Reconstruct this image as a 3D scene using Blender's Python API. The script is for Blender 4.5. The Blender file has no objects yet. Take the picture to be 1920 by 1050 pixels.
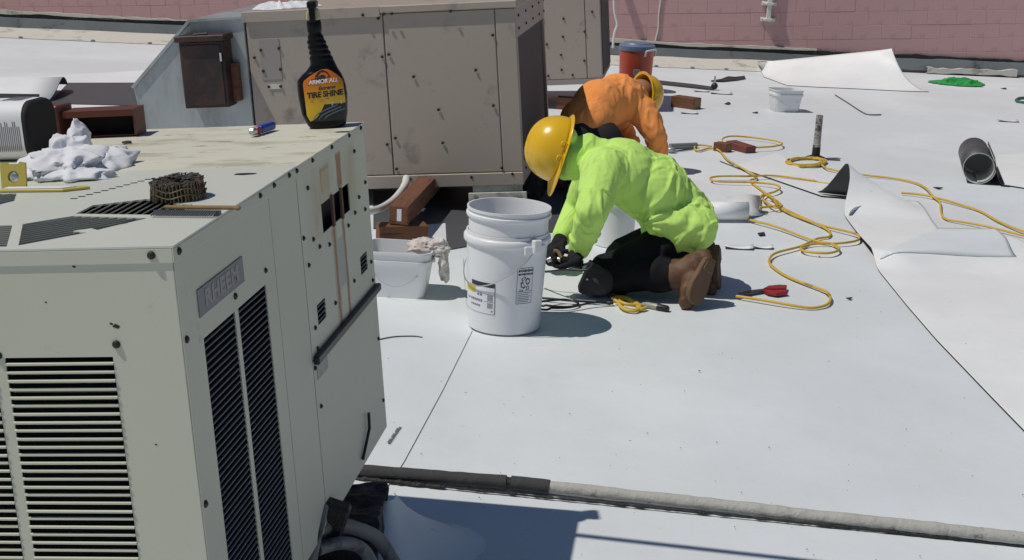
import bpy, bmesh, math, random
from mathutils import Vector, Matrix, noise
random.seed(7)
S = bpy.context.scene
COL = S.collection
# ---------------------------------------------------------------- camera, sky, sun, exposure
F = 2621.0; PITCH = math.radians(15.0); ROLL = math.atan(.045); CAMH = 1.45
fwd = Vector((0, math.cos(PITCH), -math.sin(PITCH)))
r0 = Vector((1, 0, 0)); u0 = Vector((0, math.sin(PITCH), math.cos(PITCH)))
rgt = r0*math.cos(ROLL)+u0*math.sin(ROLL); upv = u0*math.cos(ROLL)-r0*math.sin(ROLL)
CAMP = Vector((0, 0, CAMH))
cd = bpy.data.cameras.new('camera'); cam = bpy.data.objects.new('camera', cd); COL.objects.link(cam)
cd.sensor_width = 36; cd.lens = 36*F/1920; cd.clip_start = .05; cd.clip_end = 500
cam.matrix_world = Matrix(((rgt.x, upv.x, -fwd.x, 0), (rgt.y, upv.y, -fwd.y, 0), (rgt.z, upv.z, -fwd.z, CAMH), (0, 0, 0, 1)))
S.camera = cam
SUN = Vector((-.55, -.17, 1.0)).normalized()
w = bpy.data.worlds.new('World'); S.world = w; w.use_nodes = True
nt = w.node_tree
sky = nt.nodes.new('ShaderNodeTexSky'); sky.sky_type = 'NISHITA'; sky.sun_disc = False
sky.sun_elevation = math.asin(SUN.z); sky.sun_rotation = math.atan2(SUN.x, SUN.y)
sky.altitude = 300; sky.air_density = 1.0; sky.dust_density = .1; sky.ozone_density = 4.0
nt.links.new(sky.outputs[0], nt.nodes['Background'].inputs[0]); nt.nodes['Background'].inputs[1].default_value = .05
sl = bpy.data.lights.new('sun', 'SUN'); sl.energy = 3.3; sl.angle = math.radians(.5); sl.color = (1, .95, .86)
so = bpy.data.objects.new('sun', sl); COL.objects.link(so); so.rotation_euler = SUN.to_track_quat('Z', 'Y').to_euler(); so.location = (-6, -2, 12)
S.view_settings.view_transform = 'Standard'; S.view_settings.look = 'None'; S.view_settings.exposure = -0.22; S.view_settings.gamma = 1
S.render.engine = 'CYCLES'

def ray(px, py): return fwd+rgt*((px-960)/F)-upv*((py-525)/F)
def G(px, py, z=0.0):
    d = ray(px, py); return CAMP+d*((z-CAMH)/d.z)
def onY(px, py, y):
    d = ray(px, py); return CAMP+d*(y/d.y)

# ---------------------------------------------------------------- mesh helpers
class MB:
    def __init__(s): s.v = []; s.f = []; s.m = []; s.cur = 0
    def add(s, vs, fs):
        o = len(s.v); s.v += [tuple(v) for v in vs]
        for f in fs: s.f.append(tuple(i+o for i in f)); s.m.append(s.cur)
        return s
    def box(s, x0, x1, y0, y1, z0, z1, M=None):
        vs = [Vector((x, y, z)) for z in (z0, z1) for y in (y0, y1) for x in (x0, x1)]
        if M: vs = [M @ v for v in vs]
        return s.add(vs, [(0, 2, 3, 1), (4, 5, 7, 6), (0, 1, 5, 4), (1, 3, 7, 5), (3, 2, 6, 7), (2, 0, 4, 6)])
    def tube(s, pts, r, n=8, caps=True):
        pts = [Vector(p) for p in pts]; k = len(pts)
        rs = r if isinstance(r, (list, tuple)) else [r]*k
        rings = []; prev = None
        for i in range(k):
            t = (pts[min(i+1, k-1)]-pts[max(i-1, 0)]).normalized()
            if prev is None:
                a = Vector((0, 0, 1)) if abs(t.z) < .9 else Vector((1, 0, 0)); nn = t.cross(a).normalized()
            else:
                nn = prev-t*prev.dot(t)
                nn = nn.normalized() if nn.length > 1e-6 else t.orthogonal().normalized()
            prev = nn; b = t.cross(nn)
            rings.append([pts[i]+(nn*math.cos(2*math.pi*j/n)+b*math.sin(2*math.pi*j/n))*rs[i] for j in range(n)])
        vs = [v for q in rings for v in q]; fs = []
        for i in range(k-1):
            for j in range(n):
                j2 = (j+1) % n; fs.append((i*n+j, i*n+j2, (i+1)*n+j2, (i+1)*n+j))
        if caps: fs.append(tuple(range(n-1, -1, -1))); fs.append(tuple((k-1)*n+j for j in range(n)))
        return s.add(vs, fs)
    def lathe(s, prof, n=48, M=None, close=False):
        vs = []; fs = []; k = len(prof)
        for (r, z) in prof:
            for j in range(n):
                a = 2*math.pi*j/n; v = Vector((r*math.cos(a), r*math.sin(a), z)); vs.append(M @ v if M else v)
        for i in range(k-1 if not close else k):
            i2 = (i+1) % k
            for j in range(n):
                j2 = (j+1) % n; fs.append((i*n+j, i*n+j2, i2*n+j2, i2*n+j))
        if not close:
            if prof[0][0] > 1e-6: fs.append(tuple(range(n-1, -1, -1)))
            if prof[-1][0] > 1e-6: fs.append(tuple((k-1)*n+j for j in range(n)))
        return s.add(vs, fs)
    def prism(s, poly, a, b, fn):
        n = len(poly); vs = [fn(u, v, a) for u, v in poly]+[fn(u, v, b) for u, v in poly]
        fs = [tuple(range(n-1, -1, -1)), tuple(range(n, 2*n))]+[(i, (i+1) % n, n+(i+1) % n, n+i) for i in range(n)]
        return s.add(vs, fs)
    def ball(s, c, rad, nu=20, nv=12, M=None):
        c = Vector(c); rad = (rad,)*3 if isinstance(rad, (int, float)) else rad; vs = []; fs = []
        for i in range(nv+1):
            t = math.pi*i/nv
            for j in range(nu):
                p = 2*math.pi*j/nu; v = Vector((rad[0]*math.sin(t)*math.cos(p), rad[1]*math.sin(t)*math.sin(p), rad[2]*math.cos(t)))
                vs.append(c+(M @ v if M else v))
        for i in range(nv):
            for j in range(nu):
                j2 = (j+1) % nu; fs.append((i*nu+j, (i+1)*nu+j, (i+1)*nu+j2, i*nu+j2))
        return s.add(vs, fs)
    def cone(s, a, b, ra, rb, n=16):            # rounded tapered limb
        s.tube([a, b], [ra, rb], n); s.ball(a, ra, n, 10); s.ball(b, rb, n, 10); return s
    def plate(s, outline, holes, t, fn):
        bm = bmesh.new(); edges = []
        for loop in [outline]+holes:
            vs = [bm.verts.new((u, v, 0)) for u, v in loop]
            for i in range(len(vs)): edges.append(bm.edges.new((vs[i], vs[(i+1) % len(vs)])))
        bmesh.ops.triangle_fill(bm, use_beauty=True, use_dissolve=False, edges=edges)
        bm.normal_update(); bm.verts.index_update(); N = len(bm.verts)
        vs = [fn(v.co.x, v.co.y, 0) for v in bm.verts]+[fn(v.co.x, v.co.y, t) for v in bm.verts]; fs = []
        for f in bm.faces:
            ids = [v.index for v in f.verts]
            fs.append(tuple(ids)); fs.append(tuple(i+N for i in reversed(ids)))
        for e in bm.edges:
            if len(e.link_faces) == 1:
                a, b = [v.index for v in e.verts]; fs.append((a, b, b+N, a+N))
        bm.free(); return s.add(vs, fs)
    def mesh(s, name, mats, smooth=0):
        me = bpy.data.meshes.new(name); me.from_pydata(s.v, [], s.f)
        for m in (mats if isinstance(mats, (list, tuple)) else [mats]): me.materials.append(m)
        me.polygons.foreach_set('material_index', s.m)
        bm = bmesh.new(); bm.from_mesh(me); bmesh.ops.recalc_face_normals(bm, faces=bm.faces); bm.to_mesh(me); bm.free()
        if smooth:
            me.polygons.foreach_set('use_smooth', [True]*len(me.polygons)); me.set_sharp_from_angle(angle=math.radians(smooth))
        me.update(); return me
    def build(s, name, mats, parent=None, smooth=0, bevel=0, segs=1):
        o = bpy.data.objects.new(name, s.mesh(name, mats, smooth)); COL.objects.link(o)
        if parent: o.parent = parent
        if bevel:
            b = o.modifiers.new('bevel', 'BEVEL'); b.width = bevel; b.segments = segs; b.limit_method = 'ANGLE'; b.angle_limit = math.radians(40)
        return o
def tag(o, label=None, cat=None, group=None, kind=None):
    if label: o['label'] = label
    if cat: o['category'] = cat
    if group: o['group'] = group
    if kind: o['kind'] = kind
    return o
def thing(name, label, cat, loc=(0, 0, 0), rz=0, group=None, M=None):
    o = bpy.data.objects.new(name, None); COL.objects.link(o); o.empty_display_size = .1
    if M: o.matrix_world = M
    else: o.location = loc; o.rotation_euler = (0, 0, rz)
    return tag(o, label, cat, group)
def inst(o, parent=None, loc=None):
    c = o.copy(); COL.objects.link(c)
    if parent: c.parent = parent
    if loc is not None: c.location = loc
    return c
def copy_tree(o, parent=None):
    c = o.copy(); COL.objects.link(c); c.parent = parent
    for ch in list(o.children): copy_tree(ch, c)
    return c
def spline(pts, sub=8):
    P = [Vector(p) for p in pts]; out = []
    for i in range(len(P)-1):
        a = P[max(i-1, 0)]; b = P[i]; c = P[i+1]; d = P[min(i+2, len(P)-1)]
        for k in range(sub):
            t = k/sub; out.append(.5*((2*b)+(c-a)*t+(2*a-5*b+4*c-d)*t*t+(3*b-a-3*c+d)*t**3))
    out.append(P[-1]); return out
XZ = lambda u, v, d: (u, d, v)       # front faces
YZ = lambda u, v, d: (d, u, v)       # side faces
XY = lambda u, v, d: (u, v, d)
def rect(a, b, c, d): return [(a, c), (b, c), (b, d), (a, d)]
def fn3(v, s, seed=0): return noise.noise(Vector((v[0]*s+seed*7.3, v[1]*s-seed*3.1, v[2]*s+seed*1.7)))

# ---------------------------------------------------------------- materials
class NT:
    def __init__(s, name):
        s.m = bpy.data.materials.new(name); s.m.use_nodes = True; s.t = s.m.node_tree; s.b = s.t.nodes['Principled BSDF']
        s.tc = s.t.nodes.new('ShaderNodeTexCoord').outputs['Object']
    def n(s, ty, **k):
        x = s.t.nodes.new(ty)
        for a, v in k.items(): setattr(x, a, v)
        return x
    def l(s, a, b): s.t.links.new(a, b)
    def noise(s, scale, detail=4, rough=.55, stretch=None, dist=0):
        x = s.n('ShaderNodeTexNoise'); x.inputs['Scale'].default_value = scale; x.inputs['Detail'].default_value = detail
        x.inputs['Roughness'].default_value = rough; x.inputs['Distortion'].default_value = dist
        if stretch:
            mp = s.n('ShaderNodeMapping'); mp.inputs['Scale'].default_value = stretch; s.l(s.tc, mp.inputs[0]); s.l(mp.outputs[0], x.inputs['Vector'])
        else: s.l(s.tc, x.inputs['Vector'])
        return x.outputs['Fac']
    def ramp(s, v, a, b, lo=0, hi=1):
        x = s.n('ShaderNodeMapRange', interpolation_type='SMOOTHSTEP'); s.l(v, x.inputs[0])
        for i, q in zip((1, 2, 3, 4), (a, b, lo, hi)): x.inputs[i].default_value = q
        return x.outputs[0]
    def math(s, op, a, b):
        x = s.n('ShaderNodeMath', operation=op)
        for i, q in enumerate((a, b)):
            if isinstance(q, (int, float)): x.inputs[i].default_value = q
            else: s.l(q, x.inputs[i])
        return x.outputs[0]
    def mix(s, f, a, b):
        x = s.n('ShaderNodeMix', data_type='RGBA')
        for i, q in ((0, f), (6, a), (7, b)):
            if isinstance(q, (int, float)): x.inputs[i].default_value = q
            elif isinstance(q, tuple): x.inputs[i].default_value = (*q, 1)
            else: s.l(q, x.inputs[i])
        return x.outputs[2]
    def axes(s):
        x = s.n('ShaderNodeSeparateXYZ'); s.l(s.tc, x.inputs[0]); return x.outputs
    def boxmask(s, u, u0, u1, v, v0, v1, soft=.004, wob=None):
        if wob is not None: u = s.math('ADD', u, wob)
        m = s.math('MULTIPLY', s.ramp(u, u0-soft, u0+soft), s.ramp(u, u1-soft, u1+soft, 1, 0))
        k = s.math('MULTIPLY', s.ramp(v, v0-soft, v0+soft), s.ramp(v, v1-soft, v1+soft, 1, 0))
        return s.math('MULTIPLY', m, k)
    def bump(s, h, st=.3, d=.01):
        x = s.n('ShaderNodeBump'); x.inputs['Strength'].default_value = st; x.inputs['Distance'].default_value = d; s.l(h, x.inputs['Height']); s.l(x.outputs[0], s.b.inputs['Normal'])
    def col(s, c): s.l(c, s.b.inputs['Base Color']) if not isinstance(c, tuple) else setattr(s.b.inputs['Base Color'], 'default_value', (*c, 1))
def mk(c, k): return tuple(min(1, x*k) for x in c)
def pm(name, c, rough=.6, metal=0, var=.1, vs=8, dirt=None, da=.6, ds=5, dw=.08, bump=0, bs=80, bd=.002, spec=.5, stretch=None, coat=0):
    k = NT(name); col = k.mix(k.noise(vs, 5, .6, stretch), mk(c, 1-var), mk(c, 1+var))
    if dirt: col = k.mix(k.ramp(k.noise(ds, 8, .68, stretch), da-dw, da+dw), col, dirt)
    k.col(col); k.b.inputs['Roughness'].default_value = rough; k.b.inputs['Metallic'].default_value = metal
    k.b.inputs['Specular IOR Level'].default_value = spec
    if coat: k.b.inputs['Coat Weight'].default_value = coat
    if bump: k.bump(k.noise(bs, 5, .6, stretch), bump, bd)
    return k.m

def roof_mat(name, base, seed=0):
    k = NT(name); v = k.tc
    big = k.noise(.7+seed*.1, 4, .6); mid = k.noise(3.1, 6, .65, (1, .6, 1)); fine = k.noise(38, 4, .6)
    c = k.mix(k.ramp(big, .35, .7), mk(base, .91), mk(base, 1.03))
    c = k.mix(k.ramp(mid, .54, .78, 0, .45), c, mk(base, .80))
    warm = k.ramp(k.noise(1.3, 5, .6, (1.6, 1, 1)), .55, .8, 0, .3); c = k.mix(warm, c, (base[0]*.93, base[1]*.89, base[2]*.8))
    scuff = k.ramp(k.noise(9, 8, .75, (1, 5, 1), .6), .62, .72, 0, .42); c = k.mix(scuff, c, (.33, .34, .35))
    vor = k.n('ShaderNodeTexVoronoi', feature='F1'); vor.inputs['Scale'].default_value = 7.0; vor.inputs['Randomness'].default_value = 1; k.l(v, vor.inputs['Vector'])
    sp = k.math('MULTIPLY', k.ramp(vor.outputs['Distance'], .018, .045, 1, 0), k.ramp(k.noise(5.3, 2), .55, .6)); c = k.mix(k.math('MULTIPLY', sp, .75), c, (.09, .09, .09))
    c = k.mix(k.ramp(fine, .62, .8, 0, .12), c, mk(base, .6))
    k.col(c); k.b.inputs['Roughness'].default_value = .5; k.b.inputs['Specular IOR Level'].default_value = .35
    k.bump(k.math('ADD', k.noise(2.2, 4, .5), k.math('MULTIPLY', k.noise(60, 3), .04)), .35, .03)
    return k.m
M = {}
WHITE = (.745, .785, .815)
M['roof'] = roof_mat('white_membrane', WHITE)
M['roof2'] = roof_mat('white_membrane_loose', (.86, .875, .885), 2)
M['black_under'] = pm('black_membrane_back', (.030, .031, .035), .55, var=.15, vs=20, bump=.1)
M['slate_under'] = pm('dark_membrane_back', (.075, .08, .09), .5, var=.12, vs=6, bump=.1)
M['plastic'] = pm('white_plastic', (.76, .77, .78), .38, var=.02, vs=5, dirt=(.5, .5, .49), da=.72, ds=9, bump=.03)
M['paint'] = pm('pale_green_paint', (.53, .53, .425), .5, var=.06, vs=3, dirt=(.30, .29, .23), da=.70, ds=9, dw=.07, bump=.05, bs=14, bd=.003)
M['dark_in'] = pm('dark_interior', (.012, .012, .013), .8, var=.2)
M['screw'] = pm('dark_screw', (.035, .03, .027), .5, .5, var=.3, vs=60)
M['galv'] = pm('galvanised_sheet', (.42, .45, .46), .42, .35, var=.16, vs=7, dirt=(.20, .20, .18), da=.62, dw=.2, ds=3, stretch=(1.6, 1.6, .5), bump=.08, bs=12)
M['tan'] = pm('tan_paint', (.385, .322, .275), .55, var=.08, vs=2.5, dirt=(.20, .17, .15), da=.64, ds=5, dw=.1, bump=.05, bs=9, bd=.004)
M['tan_dark'] = pm('tan_paint_darker', (.31, .27, .25), .6, var=.06, vs=9)
M['coil'] = pm('dark_coil', (.045, .042, .04), .7, var=.2, vs=30, bump=.4, bs=90)
M['brown_box'] = pm('rusted_brown_steel', (.055, .022, .018), .6, var=.3, vs=14, dirt=(.02, .012, .011), da=.55, ds=6, bump=.2, bs=60)
M['red_brown'] = pm('red_brown_paint', (.12, .035, .02), .5, var=.2, vs=12, dirt=(.05, .015, .01), da=.6, ds=7, bump=.1)
M['timber'] = pm('treated_timber', (.165, .065, .032), .75, var=.35, vs=7, stretch=(1, 8, 8), dirt=(.06, .025, .014), da=.6, ds=5, bump=.35, bs=30)
M['timber_end'] = pm('timber_end_grain', (.25, .16, .07), .85, var=.3, vs=40, bump=.3)
M['pink'] = pm('pink_block_paint', (.56, .345, .34), .8, var=.12, vs=1.6, dirt=(.36, .21, .205), da=.64, ds=4.5, dw=.12, bump=.4, bs=70, bd=.004)
M['mortar'] = pm('pink_mortar_paint', (.54, .335, .33), .9, var=.1, bump=.3)
M['bitumen'] = pm('black_bitumen', (.018, .017, .017), .6, var=.4, vs=15, dirt=(.09, .08, .07), da=.66, ds=10, bump=.8, bs=35, bd=.02)
M['cream'] = pm('cream_coating', (.60, .585, .53), .7, var=.1, vs=4, dirt=(.33, .31, .27), da=.6, ds=4, bump=.4, bs=25, bd=.01)
M['flash'] = pm('grey_flashing', (.25, .27, .28), .5, .4, var=.25, vs=3, dirt=(.07, .07, .065), da=.62, ds=4, bump=.3, bs=12, bd=.01)
M['grey_pipe'] = pm('grey_pipe_coating', (.44, .43, .40), .8, var=.12, vs=9, dirt=(.13, .12, .11), da=.63, ds=16, dw=.05, bump=.6, bs=40, bd=.012)
M['whip'] = pm('grey_conduit', (.17, .175, .18), .6, var=.2, vs=20, dirt=(.05, .05, .05), da=.6, ds=12, bump=.3, bs=50)
M['white_hose'] = pm('white_flex_conduit', (.66, .65, .62), .55, var=.06, vs=9)
M['yellow_cord'] = pm('yellow_cord', (.62, .41, .055), .5, var=.12, vs=12, dirt=(.35, .22, .04), da=.62, ds=9)
M['black_rub'] = pm('black_rubber', (.016, .016, .018), .45, var=.3)
M['dark_steel'] = pm('dark_steel', (.12, .12, .12), .4, .8, var=.2)
M['steel'] = pm('bright_steel', (.55, .55, .55), .3, .9, var=.1)
M['black_plastic'] = pm('black_plastic', (.005, .005, .006), .3, var=.2, spec=.2)
M['rag'] = pm('white_cotton', (.70, .71, .75), .9, var=.06, vs=9, bump=.2, bs=180)
M['rag2'] = pm('dirty_cotton', (.62, .58, .55), .9, var=.12, vs=14, dirt=(.45, .35, .30), da=.6, ds=12, bump=.2, bs=180)
M['ink'] = pm('black_ink', (.02, .02, .022), .6, var=.05)
M['grey_ink'] = pm('grey_ink', (.17, .17, .19), .7, var=.05)
M['paper'] = pm('white_paper', (.74, .75, .78), .6, var=.03)
M['yellow_pl'] = pm('yellow_plastic', (.50, .42, .09), .45, var=.06)
M['green_net'] = pm('green_cloth', (.02, .30, .06), .8, var=.3, vs=25, bump=.4)
M['red_grip'] = pm('red_grip', (.30, .014, .018), .4, var=.1)
M['cooler_red'] = pm('red_cooler_plastic', (.46, .065, .028), .4, var=.06, vs=6, dirt=(.32, .05, .03), da=.65, ds=6)
M['cooler_blue'] = pm('blue_grey_lid', (.14, .18, .29), .45, var=.08)
M['hat'] = pm('yellow_hard_hat', (.78, .46, .012), .28, var=.03, vs=4, dirt=(.55, .32, .02), da=.68, ds=9, coat=.3)
# ================================================================ SETTING: roof, membrane sheets, wall
g = MB(); n = 60
g.add([(-30, -12, 0), (30, -12, 0), (30, 14.25, 0), (-30, 14.25, 0)], [(0, 1, 2, 3)])
tag(g.build('roof', M['roof']), kind='structure')
def sheet(name, outline_px, z, mats, t=.003, extra=None):
    b = MB(); pts = [(G(x, y).x, G(x, y).y) for x, y in outline_px] if extra is None else extra
    b.plate(pts, [], -t, lambda u, v, d: (u, v, z+d)); o = b.build(name, mats)
    me = o.data
    for p in me.polygons: p.material_index = 0 if p.normal.z > .5 else 1
    return tag(o, kind='structure')
P = lambda x, y: (G(x, y).x, G(x, y).y)
# the sheet the men kneel on: its left edge is the seam running towards the camera
seam = [P(885, 622), P(830, 733), P(757, 868), P(728, 912), P(700, 985)]
far = [P(885, 622), P(873, 560), P(868, 484)]
b_ = [(seam[-1][0]-.05, 2.0), (9, 2.0), (9, 6.2), P(868, 484)]
sheet('membrane_sheet', None, .0032, [M['roof'], M['black_under']], .0026, [P(868, 484), P(873, 560)]+seam+[(-.33, 2.0), (-4.5, 2.0), (-4.5, 5.9), P(690, 479)])
sheet('membrane_sheet', None, .004, [M['roof2'], M['black_under']], .0035, [P(-60, 151), P(290, 132), P(290, 250), P(-60, 270)])
# the parapet wall of painted blocks
WY = 14.2
wl = thing('block_wall', 'pink painted concrete block wall across the back of the roof', 'wall', (0, WY, 0))
MB().box(-30, 30, .0014, .35, 0, 3.2).build('wall_core', M['mortar'], wl)
SL = .0555; CH = .137; BW = .293
blk = MB().box(-BW/2+.0018, BW/2-.0018, 0, .05, -CH/2+.0016, CH/2-.0016).build('block', M['pink'], wl, bevel=.002, segs=1)
first = True
for r in range(-6, 9):
    for c in range(-24, 24):
        u = (c+(.5 if r % 2 else 0))*BW+.07; z = .319-1.16*SL+CH*(r+.5)+u*SL
        if z < .1 or u < -6.3 or u > 6.3: continue
        if z > .42+.0435*(u+5.26)+.05: continue
        o = blk if first else inst(blk, wl); first = False
        o.location = (u, -.001+random.uniform(-.0012, .0012), z); o.rotation_euler = (random.uniform(-.004, .004), -math.atan(SL), random.uniform(-.002, .002))
# ragged torn edge where the old flashing was cut, grey metal flashing, cream cant strip
def ragged(name, x0, x1, zlo, zhi, y, th, mat, amp, seed, step=.05, parent=wl):
    b = MB(); n = int((x1-x0)/step); lo = []; hi = []
    for i in range(n+1):
        x = x0+(x1-x0)*i/n; q = (x, 0, 0)
        lo.append((x, zlo(x)+amp*fn3(q, 2.3, seed)+amp*.5*fn3(q, 9, seed))); hi.append((x, zhi(x)+amp*fn3(q, 1.9, seed+3)+amp*.6*fn3(q, 11, seed+4)))
    for i in range(n):
        b.add([(lo[i][0], y, lo[i][1]), (lo[i+1][0], y, lo[i+1][1]), (hi[i+1][0], y, hi[i+1][1]), (hi[i][0], y, hi[i][1]),
               (lo[i][0], y+th, lo[i][1]), (lo[i+1][0], y+th, lo[i+1][1]), (hi[i+1][0], y+th, hi[i+1][1]), (hi[i][0], y+th, hi[i][1])],
              [(0, 1, 2, 3), (3, 2, 6, 7), (0, 4, 5, 1)])
    return b.build(name, mat, parent)
ragged('torn_felt_edge', -6.5, 6.5, lambda x: .10, lambda x: .172-.001*x, -.03, .035, M['bitumen'], .024, 1)
ragged('caulk_line', -6.5, 2.95, lambda x: .172-.002*x, lambda x: .196-.002*x, -.036, .045, M['cream'], .016, 5)
ragged('metal_flashing', -6.5, 3.2, lambda x: .045, lambda x: .135-.002*x, -.048, .05, M['flash'], .004, 7)
ragged('metal_flashing', 3.25, 6.8, lambda x: .03, lambda x: .145, -.055, .05, M['flash'], .014, 8)
b = MB()
for i in range(60):
    x = -6.5+i*.16; x2 = x+.16; q = .05+.02*fn3((x, 0, 0), 1.5); q2 = .05+.02*fn3((x2, 0, 0), 1.5)
    b.add([(x, -.62, .004), (x2, -.62, .004), (x2, -.30, .03), (x, -.30, .03), (x2, -.05, q2), (x, -.05, q)], [(0, 1, 2, 3), (3, 2, 4, 5)])
b.build('cant_strip', M['cream'], wl, smooth=50)
for x in [-5.2, -4.85, -4.15, -3.6, -3.05, -2.55, -2.05, 1.3, 1.65, 1.98, 2.35]:
    MB().lathe([(.022, 0), (.02, .012), (0, .014)], 10, Matrix.Translation((x, -.60, .006))).build('fastener', M['steel'], wl)
ragged('torn_membrane_flap', 4.05, 4.95, lambda x: .02, lambda x: .07, -.12, .06, M['cream'], .03, 12, .03)
b = MB()
b.tube(spline([(1.37, -.008, 1.2), (1.372, -.008, .8), (1.355, -.008, .6), (1.345, -.008, .45), (1.35, -.008, .33), (1.33, -.008, .2)], 5), .0085, 6)
tag(b.build('caulk_streak', M['cream'], wl), 'white caulk streak running down the wall')
# strut bracket on the wall
st = thing('wall_strut', 'white steel strut with two flared brackets on the pink wall', 'strut', (2.435, WY-.005, .44))
MB().box(-.022, .022, -.05, -.02, .0, 1.2).build('channel', M['white_hose'], st, bevel=.004)
for z in (.02, .175):
    b = MB(); b.box(-.035, .035, -.065, 0, z-.01, z+.012); b.box(-.075, .075, -.012, -.001, z-.02, z+.02)
    for s_ in (-1, 1): b.tube([(s_*.03, -.06, z), (s_*.07, -.005, z+.012)], .007, 6)
    b.build('bracket', M['white_hose'], st, bevel=.003)
pp = thing('shadow_stub', 'unseen pipe stub added on the pink wall above the picture to cast a slanted shadow', 'pipe', (0, 0, 0))
MB().tube([(.95, 14.2, .81), (.87, 14.09, .79)], .032, 12).build('stub', M['flash'], pp, smooth=40)  # unseen stub, added for the slanted shadow on the wall
MB().lathe([(.06, 0), (.055, .01), (0, .011)], 16, Matrix.Translation((.95, 14.2, .81)) @ Matrix.Rotation(math.pi/2, 4, 'X')).build('flange', M['flash'], pp, smooth=40)
wc = spline([onY(1150, -30, 13.6), onY(1152, 20, 13.6), onY(1157, 45, 13.6), onY(1152, 62, 13.6), onY(1149, 90, 13.6)], 6)
tag(MB().tube(wc, .012, 7).build('white_cable', M['white_hose'], None, 40), 'white cable hanging beside the third rooftop unit in front of the wall', 'cable')

# ================================================================ NEAR UNIT
UX = Vector((.989, -.113, .095)).normalized(); UY = Vector((.113, .994, .004)); UY = (UY-UX*UX.dot(UY)).normalized(); UZ = UX.cross(UY)
def frame(o): return Matrix(((UX.x, UY.x, UZ.x, o[0]), (UX.y, UY.y, UZ.y, o[1]), (UX.z, UY.z, UZ.z, o[2]), (0, 0, 0, 1)))
NM = frame((-.4748, 1.8863, .9723)) @ Matrix.Scale(.985, 4)
NU = thing('rooftop_air_conditioner', 'pale green louvred rooftop air conditioner in the left foreground, spray bottle on top', 'air conditioner', M=NM)
# side paint: rust streaks under the flue slots, bare scraped patches
k = NT('pale_green_paint_rusty'); ax = k.axes(); y_, z_ = ax[1], ax[2]
wob = k.math('MULTIPLY', k.math('SUBTRACT', k.noise(22, 5), .5), .02)
c = k.mix(k.noise(4, 5), (.50, .505, .41), (.56, .56, .46))
c = k.mix(k.math('MULTIPLY', k.ramp(k.noise(12, 8, .7), .62, .75), .5), c, (.24, .23, .19))
stain = k.boxmask(y_, .70, 1.10, z_, -.17, -.015, .05, wob); c = k.mix(k.math('MULTIPLY', stain, k.ramp(k.noise(9, 6, .65, (1, 1, .35)), .35, .7, 0, .75)), c, (.38, .32, .19))
for (a, b2, lo, hi, am) in ((.858, .876, -.375, -.10, .95), (.934, .954, -.385, -.10, .95), (.925, .965, -.10, -.028, 1.0), (.795, .806, -.084, -.036, .8), (.80, .866, -.046, -.036, .6), (.845, .885, -.38, -.17, .4)):
    c = k.mix(k.math('MULTIPLY', k.boxmask(y_, a, b2, z_, lo, hi, .006, wob), am), c, k.mix(k.noise(40, 4), (.16, .055, .02), (.34, .15, .06)))
c = k.mix(k.math('MULTIPLY', k.boxmask(y_, .885, .94, z_, -.302, -.2, .004), .8), c, (.33, .34, .34))
c = k.mix(k.math('MULTIPLY', k.boxmask(y_, .80, .862, z_, -.085, -.042, .006), .7), c, (.44, .33, .18))
k.col(c); k.b.inputs['Roughness'].default_value = .45; k.bump(k.noise(14, 4), .05, .003); M['paint_rust'] = k.m
# top paint, far half weathered
k = NT('weathered_top_paint'); ax = k.axes()
c = k.mix(k.noise(5, 6), (.60, .585, .48), (.66, .645, .54))
c = k.mix(k.ramp(k.noise(4, 8, .7, (1, 2.5, 1)), .48, .68, 0, .8), c, (.36, .33, .235))
c = k.mix(k.ramp(k.noise(9, 9, .75, (1, 3.5, 1), .4), .585, .66, 0, .85), c, (.10, .088, .065))
k.col(c); k.b.inputs['Roughness'].default_value = .6; k.bump(k.noise(14, 4), .1, .003); M['top_old'] = k.m
k = NT('clean_top_paint')
c = k.mix(k.noise(5, 6), (.56, .575, .515), (.60, .615, .55)); c = k.mix(k.ramp(k.noise(8, 8, .7, (1, 3, 1)), .64, .72, 0, .6), c, (.20, .19, .15))
k.col(c); k.b.inputs['Roughness'].default_value = .45; k.bump(k.noise(10, 4), .06, .004); M['top_new'] = k.m

UW = 1.20; UD = 1.188; UH = .722; SP = .633
MB().box(-UW+.02, -.03, .03, UD-.02, -UH+.02, -.04).build('inner_box', M['dark_in'], NU)
MB().box(-UW, -.003, UD-.003, UD, -UH, -.004).build('rear_panel', M['paint'], NU)
MB().box(-UW, -.003, .003, UD-.004, -UH, -UH+.003).build('base_pan', M['paint'], NU)
# top: two lids, the near one with stamped fan slots
seg1 = [(-.252, .243), (-.115, .219), (-.072, .238), (-.074, .293), (-.107, .299), (-.134, .346), (-.176, .351), (-.252, .31)]
seg2 = [(-.308, .173), (-.248, .226), (-.112, .194), (-.161, .116), (-.176, .129), (-.20, .113), (-.17, .098), (-.241, .022)]
seg3 = [(-.55, .165), (-.322, .167), (-.256, .016), (-.40, .018)]
seg4 = [(-.60, .36), (-.53, .435), (-.447, .435), (-.417, .365), (-.44, .31), (-.55, .30)]
fan = [seg1, seg2, seg3, seg4]
tp = MB().plate(rect(-UW, .0025, -.0028, SP), fan, -.003, lambda u, v, d: (u, v, d)).build('top_panel', M['top_new'], NU)
tp2 = MB().plate(rect(-UW, .0025, SP+.002, UD+.004), [], -.003, lambda u, v, d: (u, v, d-.001)).build('top_panel', M['top_old'], NU)
tag(tp2, 'weathered tan stained rear half of the top')
for (a, b2, pr, mt) in ((-.004, SP, tp, 'top_new'), (SP+.002, UD+.004, tp2, 'top_old')):
    MB().box(.0005, .0025, a, b2, -.024, -.0035).build('lip', M['paint'], pr, bevel=.0008)
MB().box(-UW, .0, -.0028, -.0005, -.025, -.0035).build('lip', M['paint'], tp, bevel=.0008)
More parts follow.
